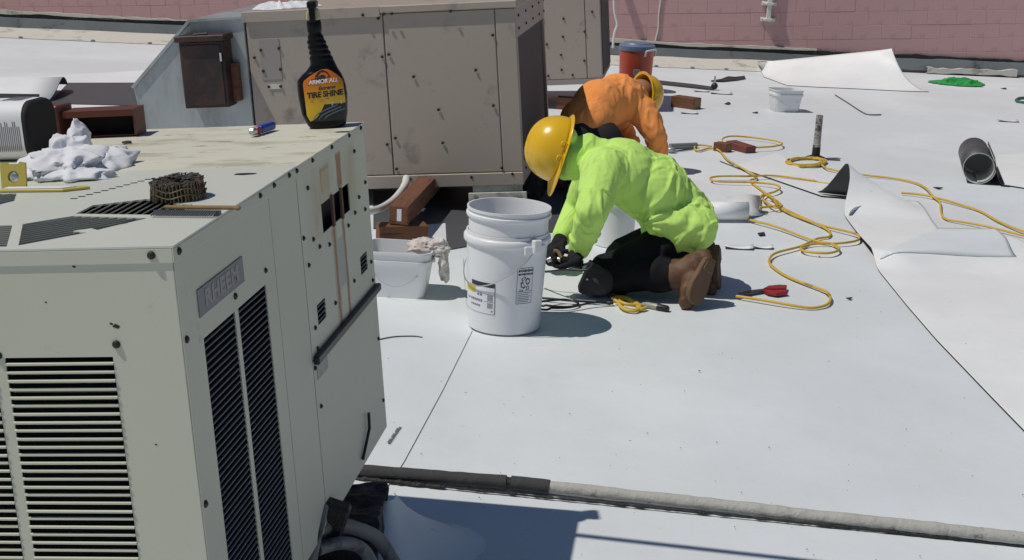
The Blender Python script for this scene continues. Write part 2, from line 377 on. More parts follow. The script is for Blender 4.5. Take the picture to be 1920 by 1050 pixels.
def poly_clip_slats(poly, ang, pitch, width, z, name, mat, parent):
    # slats across a polygonal opening, each cut to the opening's outline
    ca, sa = math.cos(ang), math.sin(ang); R = [(x*ca+y*sa, -x*sa+y*ca) for x, y in poly]
    v0 = min(p[1] for p in R); v1 = max(p[1] for p in R); v = v0+pitch*.5
    while v < v1:
        xs = []
        for i in range(len(R)):
            a, b2 = R[i], R[(i+1) % len(R)]
            if (a[1]-v)*(b2[1]-v) < 0: xs.append(a[0]+(b2[0]-a[0])*(v-a[1])/(b2[1]-a[1]))
        xs.sort()
        for i in range(0, len(xs)-1, 2):
            a, b2 = xs[i], xs[i+1]; m = MB(); h = width/2
            T = lambda u, w_, zz: (u*ca-w_*sa, u*sa+w_*ca, zz)
            m.add([T(a, v-h, z+.0005), T(b2, v-h, z+.0005), T(b2, v+h, z-.004), T(a, v+h, z-.004), T(a, v-h, z-.001), T(b2, v-h, z-.001), T(b2, v+h, z-.0055), T(a, v+h, z-.0055)],
                  [(0, 1, 2, 3), (7, 6, 5, 4), (0, 4, 5, 1), (2, 6, 7, 3), (0, 3, 7, 4), (1, 5, 6, 2)])
            m.build(name, mat, parent)
        v += pitch
for poly, ang in ((seg1, math.pi/2), (seg2, math.radians(45)), (seg3, 0.05), (seg4, math.radians(50))):
    poly_clip_slats(poly, ang, .0145, .0062, 0, 'fan_slat', M['top_new'], tp)
for i in range(11):      # row of small stamped slits
    t = i/10; MB().box(-.006, .006, -.002, .002, .0004, .0009, Matrix.Translation((-.312+.067*t, .37+.165*t, 0))).build('stamped_slit', M['ink'], tp)
# front panel with two columns of louvres
fc = [(-.276, -.109), (-.461, -.294), (-.646, -.479)]
fp = MB().plate(rect(-UW, -.0005, -UH, -.004), [rect(a, b2, -.70, -.164) for a, b2 in fc], .0025, lambda u, v, d: (u, d, v)).build('front_panel', M['paint'], NU)
prof = [(-.0025, 0), (-.0025, .0028), (.0005, .0038), (.012, -.004), (.012, -.006), (.0, 0)]
def slat(L, ax, prof): return MB().prism(prof, 0, L, (lambda u, v, d: (d, u, v)) if ax == 'x' else (lambda u, v, d: (-u, d, v)))
sm = slat(.167, 'x', prof).build('louvre', M['paint'], fp); fst = True
PT = .0129
for a, b2 in fc[:2]:
    i = 0; z = -.176
    while z > -.70:
        o = sm if fst else inst(sm, fp); fst = False; o.location = (a, random.uniform(-.0009, .0007), z+random.uniform(-.0004, .0004)); o.rotation_euler = (random.uniform(-.09, .09), random.uniform(-.0012, .0012), 0); z -= PT
# side panels
yw = lambda u, v, d: (d-.0025, u, v)
sp1 = MB().plate(rect(0, .457, -UH, -.004), [rect(.081, .229, -.70, -.163), rect(.246, .397, -.70, -.163)], .0025, yw).build('side_panel', M['paint'], NU)
prof2 = [(-.0006, 0), (-.0006, .0016), (.0015, .0026), (.011, -.0045), (.011, -.006), (.0005, 0)]
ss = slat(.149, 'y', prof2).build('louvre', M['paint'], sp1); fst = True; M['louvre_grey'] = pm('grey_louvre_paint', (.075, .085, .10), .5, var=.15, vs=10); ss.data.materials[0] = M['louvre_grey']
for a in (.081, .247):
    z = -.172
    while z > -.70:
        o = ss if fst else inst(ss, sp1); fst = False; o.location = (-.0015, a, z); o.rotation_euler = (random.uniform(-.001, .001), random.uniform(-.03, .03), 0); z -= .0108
MB().box(-.0025, 0, .4595, SP-.002, -UH, -.004).build('post_panel', M['paint'], NU)
ap = MB().plate(rect(SP+.002, UD, -.378, -.004), [rect(.787, 1.015, -.163, -.105), rect(1.063, 1.126, -.321, -.281), rect(.695, .756, -.326, -.286)], .0025, yw).build('access_panel', M['paint_rust'], NU)
for y in (.866, .940): MB().box(-.001, .004, y-.006, y+.006, -.166, -.102).build('flue_bar', pm('rusty_bar', (.13, .07, .045), .8, var=.4, vs=40), ap)
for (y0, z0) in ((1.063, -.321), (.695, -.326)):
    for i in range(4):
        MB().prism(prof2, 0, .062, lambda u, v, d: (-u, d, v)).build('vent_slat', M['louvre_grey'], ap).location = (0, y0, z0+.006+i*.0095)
MB().box(-.0025, 0, SP+.002, UD, -UH, -.3815).build('lower_panel', M['paint'], NU)
MB().box(-.001, .012, SP+.006, UD+.004, -.389, -.3725).build('black_strip', M['black_rub'], NU, bevel=.002)
np_ = MB().box(.0002, .002, .072, .286, -.128, -.086).build('name_plate', pm('grey_plate', (.22, .22, .225), .6, .2, var=.25, vs=30, stretch=(1, 1, 6)), NU)
MB().box(.0002, .0012, .655, .735, -.425, -.388).build('small_label', pm('faded_label', (.38, .39, .35), .7, var=.2, vs=40), NU)
for (y, z) in [(.632, -.009), (.582, -.008), (.487, -.008), (.405, -.01), (.743, -.009), (.892, -.008), (1.042, -.008), (1.149, -.008), (.702, -.055), (1.084, -.049), (1.161, -.132), (1.141, -.189), (1.094, -.152), (1.048, -.177), (.983, -.191), (.645, -.14), (.71, -.157), (.749, -.181), (.822, -.194), (.664, -.197), (.402, -.14), (.237, -.14), (.993, -.315), (1.157, -.314), (1.16, -.358), (.828, -.318), (.013, -.143), (.669, -.323), (.672, -.366), (.643, -.396), (.016, -.012), (1.17, -.5), (1.17, -.65), (.66, -.48), (.013, -.4)]:
    big = .006 if y < .3 else .005
    MB().lathe([(big, 0), (big*.95, .002), (big*.4, .0042), (0, .0044)], 10, Matrix.Translation((.0 if z < -.025 else .0025, y, z)) @ Matrix.Rotation(math.pi/2, 4, 'Y')).build('screw', M['screw'], NU, 40)
for (x, z) in [(-.031, -.013), (-.101, -.145), (-.33, -.013), (-.62, -.013), (-.285, -.16)]:
    MB().lathe([(.0062, 0), (.006, .0025), (.003, .005), (0, .0052)], 10, Matrix.Translation((x, -.0028 if z > -.02 else 0, z)) @ Matrix.Rotation(math.pi/2, 4, 'X')).build('screw', M['screw'], NU, 40)
hk = MB(); hk.tube([(.004, .93, -.70), (.006, 1.0, -.655), (.006, 1.005, -.62)], .0035, 6); hk.build('wire_hook', M['screw'], NU)
for (x, z, s_) in ((-.098, -.118, .006), (-.105, -.114, .003), (-.196, -.34, .003), (-.06, -.30, .002), (-.2, -.08, .002), (-.15, -.028, .003)):
    MB().prism([(x-s_, z), (x-.2*s_, z+.7*s_), (x+s_, z+.1*s_), (x+.5*s_, z-.6*s_), (x-.4*s_, z-.3*s_)], -.0004, .0005, XZ).build('paint_chip', M['screw'], NU)
def text_mesh(s, size, shear=0, bold=0, fnmap=None, space=1):
    cu = bpy.data.curves.new('t', 'FONT'); cu.body = s; cu.size = size; cu.align_x = 'CENTER'; cu.align_y = 'CENTER'; cu.shear = shear; cu.offset = bold; cu.space_character = space; cu.resolution_u = 3
    o = bpy.data.objects.new('t', cu); COL.objects.link(o); bpy.context.view_layer.update()
    me = bpy.data.meshes.new_from_object(o); bpy.data.objects.remove(o); m = MB()
    m.add([fnmap(v.co.x, v.co.y) for v in me.vertices], [tuple(p.vertices) for p in me.polygons]); return m
text_mesh('RHEEM', .036, 0, .0015, lambda x, y: (.0026, .179+x*1.35, -.107+y), 1.1).build('lettering', pm('faded_silver', (.255, .255, .26), .5, .3, var=.2, vs=40), np_)

# curb and flashing under the near unit
cb = thing('unit_curb', 'black bitumen coated curb under the near air conditioner', 'curb')
b = MB(); B0 = NM @ Vector((-.04, 1.15, -UH-.006)); 
def lumpbox(x0, x1, y0, y1, z0, z1, amp, seed, n=12):
    b = MB()
    def fc_(o, u, v):
        vs = []; fs = []
        for i in range(n+1):
            for j in range(n+1):
                p = Vector(o)+Vector(u)*(i/n)+Vector(v)*(j/n); q = p.copy()
                d = Vector((fn3(p, 14, seed), fn3(p, 14, seed+1), fn3(p, 14, seed+2)))*amp+Vector((fn3(p, 45, seed), fn3(p, 45, seed+1), fn3(p, 45, seed+2)))*amp*.5
                vs.append(q+d)
        for i in range(n):
            for j in range(n): a = i*(n+1)+j; fs.append((a, a+1, a+n+2, a+n+1))
        b.add(vs, fs)
    dx, dy, dz = x1-x0, y1-y0, z1-z0
    fc_((x0, y0, z0), (dx, 0, 0), (0, 0, dz)); fc_((x0, y1, z0), (dx, 0, 0), (0, 0, dz)); fc_((x0, y0, z0), (0, dy, 0), (0, 0, dz)); fc_((x1, y0, z0), (0, dy, 0), (0, 0, dz)); fc_((x0, y0, z1), (dx, 0, 0), (0, dy, 0))
    return b
lumpbox(-1.5, -.43, 2.1, 2.99, -.01, .225, .004, 3, 40).build('curb_wall', M['bitumen'], cb, 60)
lumpbox(-.50, -.262, 2.74, 2.95, -.005, .165, .010, 9, 40).build('curb_corner', M['bitumen'], cb, 60)
# membrane skirt, flap and conduits round the near curb
b = MB(); n = 16; vs = []; fs = []
c0 = Vector((-.26, 2.92, .15))
for i in range(n+1):
    a = math.radians(-100+150*i/n)
    for j in range(9):
        t = j/8; r = .02+t*(.20+.05*math.sin(3*a)); p = c0+Vector((math.cos(a)*r, math.sin(a)*r*1.1, -.143*min(1, t*1.25)**.7)); p.z = p.z+.012*fn3(p, 12, 4)*(1-t)-.012*t**6; vs.append(p)
for i in range(n):
    for j in range(8): a = i*9+j; fs.append((a, a+1, a+10, a+9))
b.add(vs, fs); sk = b.build('membrane_skirt', M['roof2'], cb, 60)
b = MB(); b.plate([P(795, 984), P(846, 991), P(838, 1070), P(730, 1070), P(742, 1000)], [], -.007, lambda u, v, d: (u, v, .013+d)); fl = b.build('membrane_flap', [M['roof2'], M['black_under']], cb)
for p in fl.data.polygons: p.material_index = 0 if p.normal.z > .5 else 1
Q = lambda *L: [onY(x, y, d) for x, y, d in L]
for i, (pts, r) in enumerate([(Q((585, 1003, 2.46), (620, 986, 2.52), (665, 990, 2.57), (710, 1012, 2.62), (742, 1062, 2.62)), .015), (Q((596, 1030, 2.44), (640, 1018, 2.48), (680, 1030, 2.52), (706, 1075, 2.52)), .013), (Q((606, 950, 2.5), (598, 985, 2.46), (590, 1020, 2.43), (580, 1075, 2.42)), .011)]):
    tag(MB().tube(spline(pts, 8), r, 10).build('flexible_conduit', M['whip'], None, 50),
        ['thick grey flexible conduit curving out of the near curb', 'lower grey flexible conduit lying on the roof beside the near curb', 'short grey conduit dropping from the near air conditioner base'][i], 'conduit', 'conduits at the near curb')
b = MB(); b.box(-.03, .03, -.02, .02, 0, .07, Matrix.Translation(onY(612, 1000, 2.52)) @ Matrix.Rotation(.3, 4, 'Y')); tag(b.build('junction_box', M['bitumen'], None, bevel=.006), 'small black junction box tucked under the near air conditioner', 'box')

# ================================================================ TAN UNIT (middle) with its duct
TM = frame((.032, 6.6, .192))
TU = thing('rooftop_unit', 'tan sheet metal rooftop unit behind the white buckets', 'rooftop unit', M=TM)
MB().box(-1.29, -.02, .012, 1.27, .01, .80).build('cabinet', M['tan_dark'], TU)
MB().box(-1.297, -.632, 0, .012, .032, .80).build('front_panel', M['tan'], TU, bevel=.003)
MB().box(-.627, -.098, .001, .012, .032, .80).build('front_panel', M['tan'], TU, bevel=.003)
MB().box(-.094, 0, 0, .012, .03, .80).build('corner_post', M['tan'], TU, bevel=.003)
MB().box(-1.30, .002, -.006, .012, -.035, .028).build('base_rail', M['tan'], TU, bevel=.003)
ld = MB().box(-1.31, .012, -.016, 1.29, .803, .838).build('lid', M['tan'], TU, bevel=.004)
ld2 = MB().box(-1.31, -.64, -.0175, -.012, .79, .836).build('lid_flange', M['tan'], TU)
sdp = MB().plate(rect(.012, 1.27, -.03, .80), [rect(.055, 1.225, .068, .662)], .012, lambda u, v, d: (-d, u, v)).build('side_panel', M['tan'], TU)
MB().box(-.019, -.0125, .05, 1.23, .05, .68).build('side_coil', M['coil'], TU)
MB().box(-1.242, -1.142, -.003, 0, .513, .708).build('cover_plate', M['tan_dark'], TU, bevel=.001)
MB().box(-1.214, -1.152, -.004, 0, .468, .49).build('name_tag', M['cream'], TU)
for (x, z) in [(-1.235, .655), (-1.145, .66), (-1.232, .555), (-1.147, .56), (-1.212, .479), (-1.154, .479), (-.65, .78), (-.645, .6), (-.612, .61), (-.652, .18), (-.615, .06), (-.61, .21), (-.50, .50), (-.39, .34), (-.38, .18), (-.11, .68), (-.125, .35), (-.10, .05), (-.3, .8), (-.62, .80), (-.55, .01), (-.25, .01), (-.8, .02), (-1.0, .02), (-.58, .80), (-.72, .80), (-1.27, .62), (-.20, .52), (-.05, .02)]:
    MB().lathe([(.0075, 0), (.007, .005), (0, .008)], 8, Matrix.Translation((x, -.003 if -.0 < z < .79 else -.018, z)) @ Matrix.Rotation(math.pi/2, 4, 'X')).build('screw', M['screw'], TU, 40)
for y in (.1, .4, .7, 1.0, 1.24):
    for z in (.03, .70, .76): MB().lathe([(.007, 0), (.006, .005), (0, .007)], 8, Matrix.Translation((.001, y, z)) @ Matrix.Rotation(math.pi/2, 4, 'Y')).build('screw', M['screw'], TU, 40)
fb = MB(); fb.box(-.25, -.01, .01, .03, -.10, -.036); fb.box(-.27, .012, -.005, .012, -.20, -.068); br = fb.build('support_bracket', M['cream'], TU, bevel=.002)
for x in (-.235, -.025): MB().lathe([(.011, 0), (.010, .008), (0, .010)], 8, Matrix.Translation((x, -.006, -.085)) @ Matrix.Rotation(math.pi/2, 4, 'X')).build('bolt', M['steel'], br, 40)
for x in (-1.1, -.55): MB().box(x-.05, x+.05, .15, 1.2, -.20, -.037).build('skid', M['bitumen'], TU)
MB().box(-.16, .03, .35, 1.2, -.21, -.037).build('skid', M['bitumen'], TU)
# galvanised duct hood on its left
dh = thing('duct_hood', 'slanted galvanised duct hood on the left side of the tan unit', 'duct', M=TM)
pol = [(-1.905, .50), (-1.582, .806), (-1.312, .812), (-1.312, -.16), (-1.88, -.16), (-1.895, .43)]
MB().prism(pol, .02, 1.05, XZ).build('hood_body', M['galv'], dh, bevel=.004)
b = MB(); b.prism([(-1.911, .503), (-1.586, .812), (-1.576, .802), (-1.9, .493)], .008, 1.06, XZ); b.build('hood_edge', M['galv'], dh)
MB().prism([(-1.588, .812), (-1.31, .818), (-1.31, .808), (-1.585, .80)], .006, 1.06, XZ).build('hood_top_edge', M['galv'], dh)
db = thing('disconnect_box', 'rusty dark brown electrical disconnect box on the galvanised duct hood', 'electrical box', M=TM)
MB().box(-1.605, -1.385, -.10, .018, .40, .715).build('box_body', M['brown_box'], db, bevel=.004)
MB().box(-1.617, -1.372, -.125, .018, .716, .745).build('rain_lid', M['brown_box'], db, bevel=.004)
MB().box(-1.598, -1.40, -.106, -.101, .415, .70).build('door', M['brown_box'], db, bevel=.002)
MB().box(-1.384, -1.352, -.03, .016, .42, .60).build('side_bracket', M['timber'], db)
MB().box(-1.404, -1.395, -.115, -.106, .62, .66).build('latch', M['steel'], db)
MB().tube([(-1.53, -.09, .749), (-1.46, -.09, .751)], .006, 6).build('wire_stub', M['black_rub'], db)
# third unit further back
T3 = thing('rooftop_unit', 'smaller tan rooftop unit standing behind the first one, next to the cooler', 'rooftop unit', M=frame((.60, 10.3, .235)))
MB().box(-.75, 0, .012, .95, .0, .95).build('cabinet', M['tan'], T3, bevel=.004)
MB().box(-.74, -.115, 0, .0125, .02, .94).build('front_panel', M['tan'], T3, bevel=.003)
MB().box(-.11, -.003, .002, .0125, .02, .94).build('front_panel', M['tan'], T3, bevel=.003)
MB().box(.0, .006, .04, .92, .04, .9).build('side_coil', M['coil'], T3)
MB().box(-.75, .0, -.008, .0, -.02, .018).build('base_rail', M['tan_dark'], T3)
for (x, z) in [(-.27, .46), (-.28, .33), (-.40, .28), (-.42, .46), (-.12, .36), (-.13, .15), (-.22, .05), (-.4, .05), (-.06, .5), (-.3, .2), (-.3, .09)]:
    MB().lathe([(.009, 0), (.008, .005), (0, .008)], 8, Matrix.Translation((x, -.001, z)) @ Matrix.Rotation(math.pi/2, 4, 'X')).build('screw', M['screw'], T3, 40)
for x0 in (-.70, -.15): MB().box(x0, x0+.09, .05, .9, -.24, -.021).build('skid', M['bitumen'], T3)
# ---------------------------------------------------------------- rag makers
def rag(name, c, sx, sy, h, seed, mat, label, cat='cloth', rz=0, n=34, Mx=None, sharp=1.0, fil=None):
    n = max(n, 64); b = MB(); vs = []; fs = []
    for i in range(n+1):
        for j in range(n+1):
            u = -1+2*i/n; v = -1+2*j/n; r = math.hypot(u, v); a = math.atan2(v, u)
            m = max(abs(u), abs(v)); k = (m/r if r > 1e-6 else 1)           # square to disc
            edge = 1+.28*fn3((math.cos(a)*1.3, math.sin(a)*1.3, 0), 1.1, seed)+.14*fn3((math.cos(a)*4, math.sin(a)*4, 0), 1, seed)
            x = u*k*edge; y = v*k*edge; rr = m
            q = (x, y, 0)
            wq = (x+.5*fn3(q, 1.2, seed+11), y+.5*fn3(q, 1.2, seed+12), 0); rid = 1-abs(fn3(wq, 1.5, seed)*2.4); rid2 = 1-abs(fn3(wq, 3.2, seed+2)*2.6); rid3 = 1-abs(fn3(wq, 6.5, seed+4)*2.4)
            env = max(0, 1-rr**2.2)
            g1 = math.exp(-(fn3(wq, 1.3, seed)/.2)**2); g2 = math.exp(-(fn3(wq, 2.6, seed+2)/.16)**2); g3 = math.exp(-(fn3(wq, 5.5, seed+4)/.14)**2); z = h*(env*(.22+.38*g1*sharp+.25*fn3(q, .9, seed+6))+(.20*g2+.07*g3)*(1-.55*rr))
            vs.append(Vector((x*sx+.03*sx*fn3(q, 5, seed+8), y*sy+.03*sy*fn3(q, 5, seed+9), max(.002, z*(1 if rr < .98 else .35)))))
    for i in range(n):
        for j in range(n): a = i*(n+1)+j; fs.append((a, a+1, a+n+2, a+n+1))
    b.add(vs, fs); o = b.build(name, mat, None, 180)
    T = Matrix.Translation(c) @ Matrix.Rotation(rz, 4, 'Z'); o.matrix_world = (Mx @ T) if Mx else T
    s_ = o.modifiers.new('s', 'SUBSURF'); s_.levels = 1; s_.render_levels = 1
    return tag(o, label, cat)
rag('rag', (-1.16, .22, .838), .16, .17, .055, 8, M['rag'], 'crumpled white cloth on top of the tan rooftop unit', Mx=TM)
# ---------------------------------------------------------------- things on the near unit
def onN(x, y, z=0, rz=0): return NM @ Matrix.Translation((x, y, z)) @ Matrix.Rotation(rz, 4, 'Z')
bt = thing('spray_bottle', 'black spray bottle with orange and yellow label on the near air conditioner', 'bottle', M=onN(-.066, 1.128, .001, math.radians(10)))
BP = [(0, .074, .05, 0), (.004, .083, .054, 0), (.029, .100, .058, -.003), (.067, .107, .06, -.004), (.088, .106, .059, -.005), (.1025, .101, .057, -.006), (.114, .086, .052, -.003), (.124, .068, .048, .0), (.134, .056, .045, .002), (.145, .051, .043, .0), (.155, .047, .041, -.0015), (.170, .0435, .039, -.005), (.184, .040, .036, -.008), (.196, .033, .033, -.009), (.204, .029, .031, -.010), (.214, .029, .030, -.010)]
def bsec(z):
    for i in range(len(BP)-1):
        if BP[i][0] <= z <= BP[i+1][0]:
            t = (z-BP[i][0])/(BP[i+1][0]-BP[i][0]); return [BP[i][k]+(BP[i+1][k]-BP[i][k])*t for k in (1, 2, 3)]
    return list(BP[-1][1:])
b = MB(); N_ = 40; vs = []; fs = []; zs = []
z = 0
while z <= .214: zs.append(z); z += .0022
for z in zs:
    w_, t_, cx = bsec(z); rib = 1.0
    if .146 < z < .204: rib = 1+.05*math.sin((z-.146)*2*math.pi/.0115)
    p = 2.6 if z < .12 else 2.2
    for j in range(N_):
        a = 2*math.pi*j/N_; ca, sa = math.cos(a), math.sin(a); r = (abs(ca)**p+abs(sa)**p)**(-1/p)
        vs.append((cx+w_/2*r*ca*rib, t_/2*r*sa*rib, z))
for i in range(len(zs)-1):
    for j in range(N_): j2 = (j+1) % N_; fs.append((i*N_+j, i*N_+j2, (i+1)*N_+j2, (i+1)*N_+j))
fs.append(tuple(range(N_-1, -1, -1))); fs.append(tuple((len(zs)-1)*N_+j for j in range(N_)))
b.add(vs, fs); b.build('bottle_body', M['black_plastic'], bt, 60)
M['nozzle'] = pm('cream_nozzle', (.48, .42, .22), .4, var=.08)
hx = -.010
b = MB().lathe([(.0155, .205), (.0163, .208), (.0163, .224), (.0145, .231), (0, .231)], 24, Matrix.Translation((hx, 0, 0))); b.build('collar', M['black_plastic'], bt, 40)
b = MB(); b.prism([(-.015, 0), (.015, 0), (.012, .02), (.006, .026), (-.006, .026), (-.013, .016)], -.018, .02, lambda u, v, d: (hx+u, d, .231+v)); b.build('sprayer_head', M['nozzle'], bt, bevel=.003)
b = MB(); b.prism([(-.006, -.004), (.006, -.004), (.007, .03), (.009, .038), (-.009, .040), (-.007, .03)], -.03, -.008, lambda u, v, d: (hx+u, d, .231+v)); b.build('trigger', M['black_plastic'], bt, bevel=.002)
b = MB().box(hx-.009, hx+.011, -.036, .02, .257, .272); b.build('nozzle_tip', M['black_plastic'], bt, bevel=.003)
def lab(u, v, off):
    w_, t_, cx = bsec(max(.004, v)); p = 2.6; q = min(.985, abs(u-cx)/(w_/2)); return (u, -(t_/2)*(1-q**p)**(1/p)-off, v)
def lpatch(fu0, fu1, v0, v1, off, nu=24, nv=24):
    b = MB(); vs = []; fs = []
    for j in range(nv+1):
        v = v0+(v1-v0)*j/nv; a, c = fu0(v), fu1(v)
        for i in range(nu+1): vs.append(lab(a+(c-a)*i/nu, v, off))
    for j in range(nv):
        for i in range(nu): a = j*(nu+1)+i; fs.append((a, a+1, a+nu+2, a+nu+1))
    return b.add(vs, fs)
k = NT('orange_yellow_label'); ax = k.axes()
tt = k.ramp(k.math('ADD', k.math('MULTIPLY', ax[2], 1.0), k.math('MULTIPLY', ax[0], -.25)), .045, .115)
k.col(k.mix(tt, (.72, .45, .02), (.62, .15, .012))); k.b.inputs['Roughness'].default_value = .3
def lhw(v): w_ = bsec(v)[0]/2; e = 1-max(0, (v-.092)/.036)**2; return max(.004, min(w_-.007, .043)*(max(0, e)**.5))
lb = lpatch(lambda v: bsec(v)[2]-lhw(v)+.006, lambda v: min(bsec(v)[2]+lhw(v)+.006, bsec(v)[2]+bsec(v)[0]/2-.001), .016, .127, .0006).build('label', k.m, bt, 60)
b = lpatch(lambda v: -.036+(.55*(v-.016)/.045)**.5*.055 if v > .016 else -.036, lambda v: min(bsec(v)[2]+lhw(v)+.006, bsec(v)[2]+bsec(v)[0]/2-.001), .0155, .052, .0009); b.build('printed_tyre', M['ink'], lb, 60)
k = pm('blue_grey_print', (.13, .17, .22), .3, var=.3, vs=60)
for i in range(3):
    vs_ = []; b = MB()
    pts = [(-.026+i*.012+(.055-.005*i)*t, .018+(.030-.005*i)*t**.55) for t in [q/12 for q in range(13)]]
    for a in range(12):
        (u0_, v0_), (u1_, v1_) = pts[a], pts[a+1]; b.add([lab(u0_, v0_, .0012), lab(u1_, v1_, .0012), lab(u1_, v1_+.0028, .0012), lab(u0_, v0_+.0028, .0012)], [(0, 1, 2, 3)])
    b.build('tread_line', k, lb)
def ltext(s, size, u, v, mat, sh=0, bold=0, off=.0013, rot=.0, name='lettering', space=1):
    cr, sr = math.cos(rot), math.sin(rot)
    text_mesh(s, size, sh, bold, lambda x, y: lab(u+x*cr-y*sr, v+x*sr+y*cr, off), space).build(name, mat, lb)
b = MB(); pts = [(-.032, .094), (.036, .098), (.031, .110), (.018, .1105), (.0, .116), (-.016, .108), (-.026, .1055)]
b.add([lab(u, v, .0010) for u, v in pts]+[lab(.0, .103, .0010)], [(i, (i+1) % 7, 7) for i in range(7)]); b.build('logo_banner', M['ink'], lb)
b = MB(); pts = [(-.016, .111), (.018, .112), (.012, .121), (.002, .126), (-.008, .122)]; b.add([lab(u, v, .0011) for u, v in pts], [(0, 1, 2, 3, 4)]); b.build('logo_crest', M['ink'], lb)
ltext('ARMOR ALL', .0125, .002, .1015, M['paper'], .15, .0003, .0016, .05, space=.92)
ltext('Extreme', .0105, .008, .0875, M['ink'], .35, .0003, .0013, .06)
ltext('TIRE SHINE', .0165, .003, .0735, M['ink'], .1, .0006, .0013, .05, space=.95)
for i in range(2):
    b = MB(); b.add([lab(u, v, .0012) for u, v in ((-.028, .0615-.0045*i), (.012-.01*i, .0635-.0045*i), (.012-.01*i, .0648-.0045*i), (-.028, .0628-.0045*i))], [(0, 1, 2, 3)]); b.build('fine_print', M['grey_ink'], lb)
for i in range(2):
    b = MB(); b.add([lab(u, v, .0014) for u, v in ((.016, .049+.0045*i), (.038, .051+.0045*i), (.038, .0535+.0045*i), (.016, .0515+.0045*i))], [(0, 1, 2, 3)]); b.build('white_print', M['paper'], lb)
# cigarette lighter
lt = thing('cigarette_lighter', 'blue disposable lighter lying near the spray bottle', 'lighter', M=onN(-.19, 1.06, .011, math.radians(78)))
MB().box(-.02, .045, -.009, .009, -.009, .009).build('lighter_body', pm('blue_plastic', (.02, .05, .38), .25, var=.1), lt, bevel=.006, segs=3)
MB().box(-.034, -.02, -.0085, .0085, -.009, .008).build('lighter_base', M['red_grip'], lt, bevel=.003)
MB().box(-.052, -.034, -.008, .008, -.008, .007).build('metal_hood', M['steel'], lt, bevel=.004)
# coil of roofing nails
nc = thing('nail_coil', 'round coil of bronze roofing nails on the near air conditioner', 'nail coil', M=onN(-.116, .345, .0))
b = MB(); wv = []; M['nail'] = pm('bronze_nails', (.22, .175, .115), .3, .8, var=.5, vs=60)
th_ = 0.0
for i in range(170):
    r = .006+.0058*th_/(2*math.pi)*1.0; th_ += .0062/max(r, .006)
    if r > .052: break
    a = th_; x, y = r*math.cos(a), r*math.sin(a); lean = random.uniform(-.002, .002); top = .031+random.uniform(-.002, .0025)+.003*math.sin(a)
    b.tube([(x*1.03+lean, y*1.03, .001), (x*.98, y*.98, top)], .0014, 5)
    b.lathe([(.0042, 0), (.0040, .0010), (0, .0013)], 8, Matrix.Translation((x*.98, y*.98, top)) @ Matrix.Rotation(random.uniform(-.35, .35), 4, 'X') @ Matrix.Rotation(random.uniform(-.35, .35), 4, 'Y'))
nl = b.build('nails', M['nail'], nc); nl['kind'] = 'stuff'
rw = min(.053, r)+.0012
for z in (.011, .021): MB().tube([(rw*math.cos(a*.2), rw*math.sin(a*.2), z+.003*math.sin(a)) for a in range(33)], .0011, 5).build('coil_wire', M['nail'], nc)
# wire brush
wb = thing('wire_brush', 'worn wire brush with splintered wooden back at the near unit edge', 'brush', M=onN(-.035, .195, 0, math.radians(-9)))
b = MB(); b.prism([(-.02, .012), (.06, .014), (.066, .008), (.072, .011), (.07, .02), (.05, .022), (-.06, .021), (-.066, .016)], .008, .014, XY); b.build('handle', M['timber_end'], wb, bevel=.002)
b = MB()
for i in range(26): x = -.072+i*.0042; b.tube([(x, .008, .008), (x+.001, -.012, .003)], .0012, 5)
b.build('bristles', M['steel'], wb); MB().box(-.075, .04, .004, .010, .0015, .0085).build('bristle_block', M['dark_steel'], wb)
# yellow case
yc = thing('yellow_case', 'open yellow plastic case with a round silver window beside the rag', 'case', M=onN(-.468, .468, 0, math.radians(-4)))
dsc = [(.0+.011*math.cos(a*math.pi/9), .023+.011*math.sin(a*math.pi/9)) for a in range(18)]
RL = Matrix.Rotation(math.radians(-8), 4, 'X')
MB().plate([(-.024, 0), (.024, 0), (.025, .048), (.014, .050), (.010, .046), (-.008, .046), (-.012, .049), (-.025, .048)], [dsc], .004, lambda u, v, d: tuple(RL @ Vector((u, d, v)))).build('lid', M['yellow_pl'], yc)
MB().lathe([(.0108, 0), (.0095, -.001), (.006, -.003), (0, -.0035)], 18, RL @ Matrix.Translation((0, .003, .023)) @ Matrix.Rotation(-math.pi/2, 4, 'X')).build('round_window', M['steel'], yc, 40)
MB().prism([(-.02, -.025), (.11, -.028), (.15, -.004), (.14, .004), (-.015, .0)], .001, .0055, XY).build('tray', M['yellow_pl'], yc, bevel=.001)
MB().prism([(-.008, -.02), (.105, -.022), (.125, -.006), (-.008, -.004)], .0058, .0068, XY).build('tray_card', M['paper'], yc)
# labelled black can and brown steel pieces
cn = thing('black_can', 'black can with a white printed label at the left edge of the picture', 'can', M=onN(-.575, .83, 0, math.radians(-3)))
def rr(w_, h_, r, n=6):
    o = []
    for cx, cz, a0 in ((w_/2-r, r, -90), (w_/2-r, h_-r, 0), (-w_/2+r, h_-r, 90), (-w_/2+r, r, 180)):
        for i in range(n+1): a = math.radians(a0+90*i/n); o.append((cx+r*math.cos(a), cz+r*math.sin(a)))
    return o
MB().prism(rr(.12, .118, .035), -.34, 0, lambda u, v, d: (d, u, v)).build('can_body', M['dark_in'], cn, 40, bevel=.006, segs=2)
b = MB(); q = rr(.1212, .1192, .0355, 8); m = len(q)
st_ = [i for i in range(m) if True]
b.add([(x, u, v) for x in (-.33, -.012) for u, v in q], [(i, (i+1) % m, m+(i+1) % m, m+i) for i in range(m)]); pl_ = b.build('paper_label', M['paper'], cn, 40)
for i in range(17):
    x = -.02-i*.0042; L = random.choice((.05, .058, .06, .06)); b = MB(); b.box(x, x+.0016, -.0612, -.0608, .022, .022+L); b.build('text_line', M['grey_ink'], pl_)
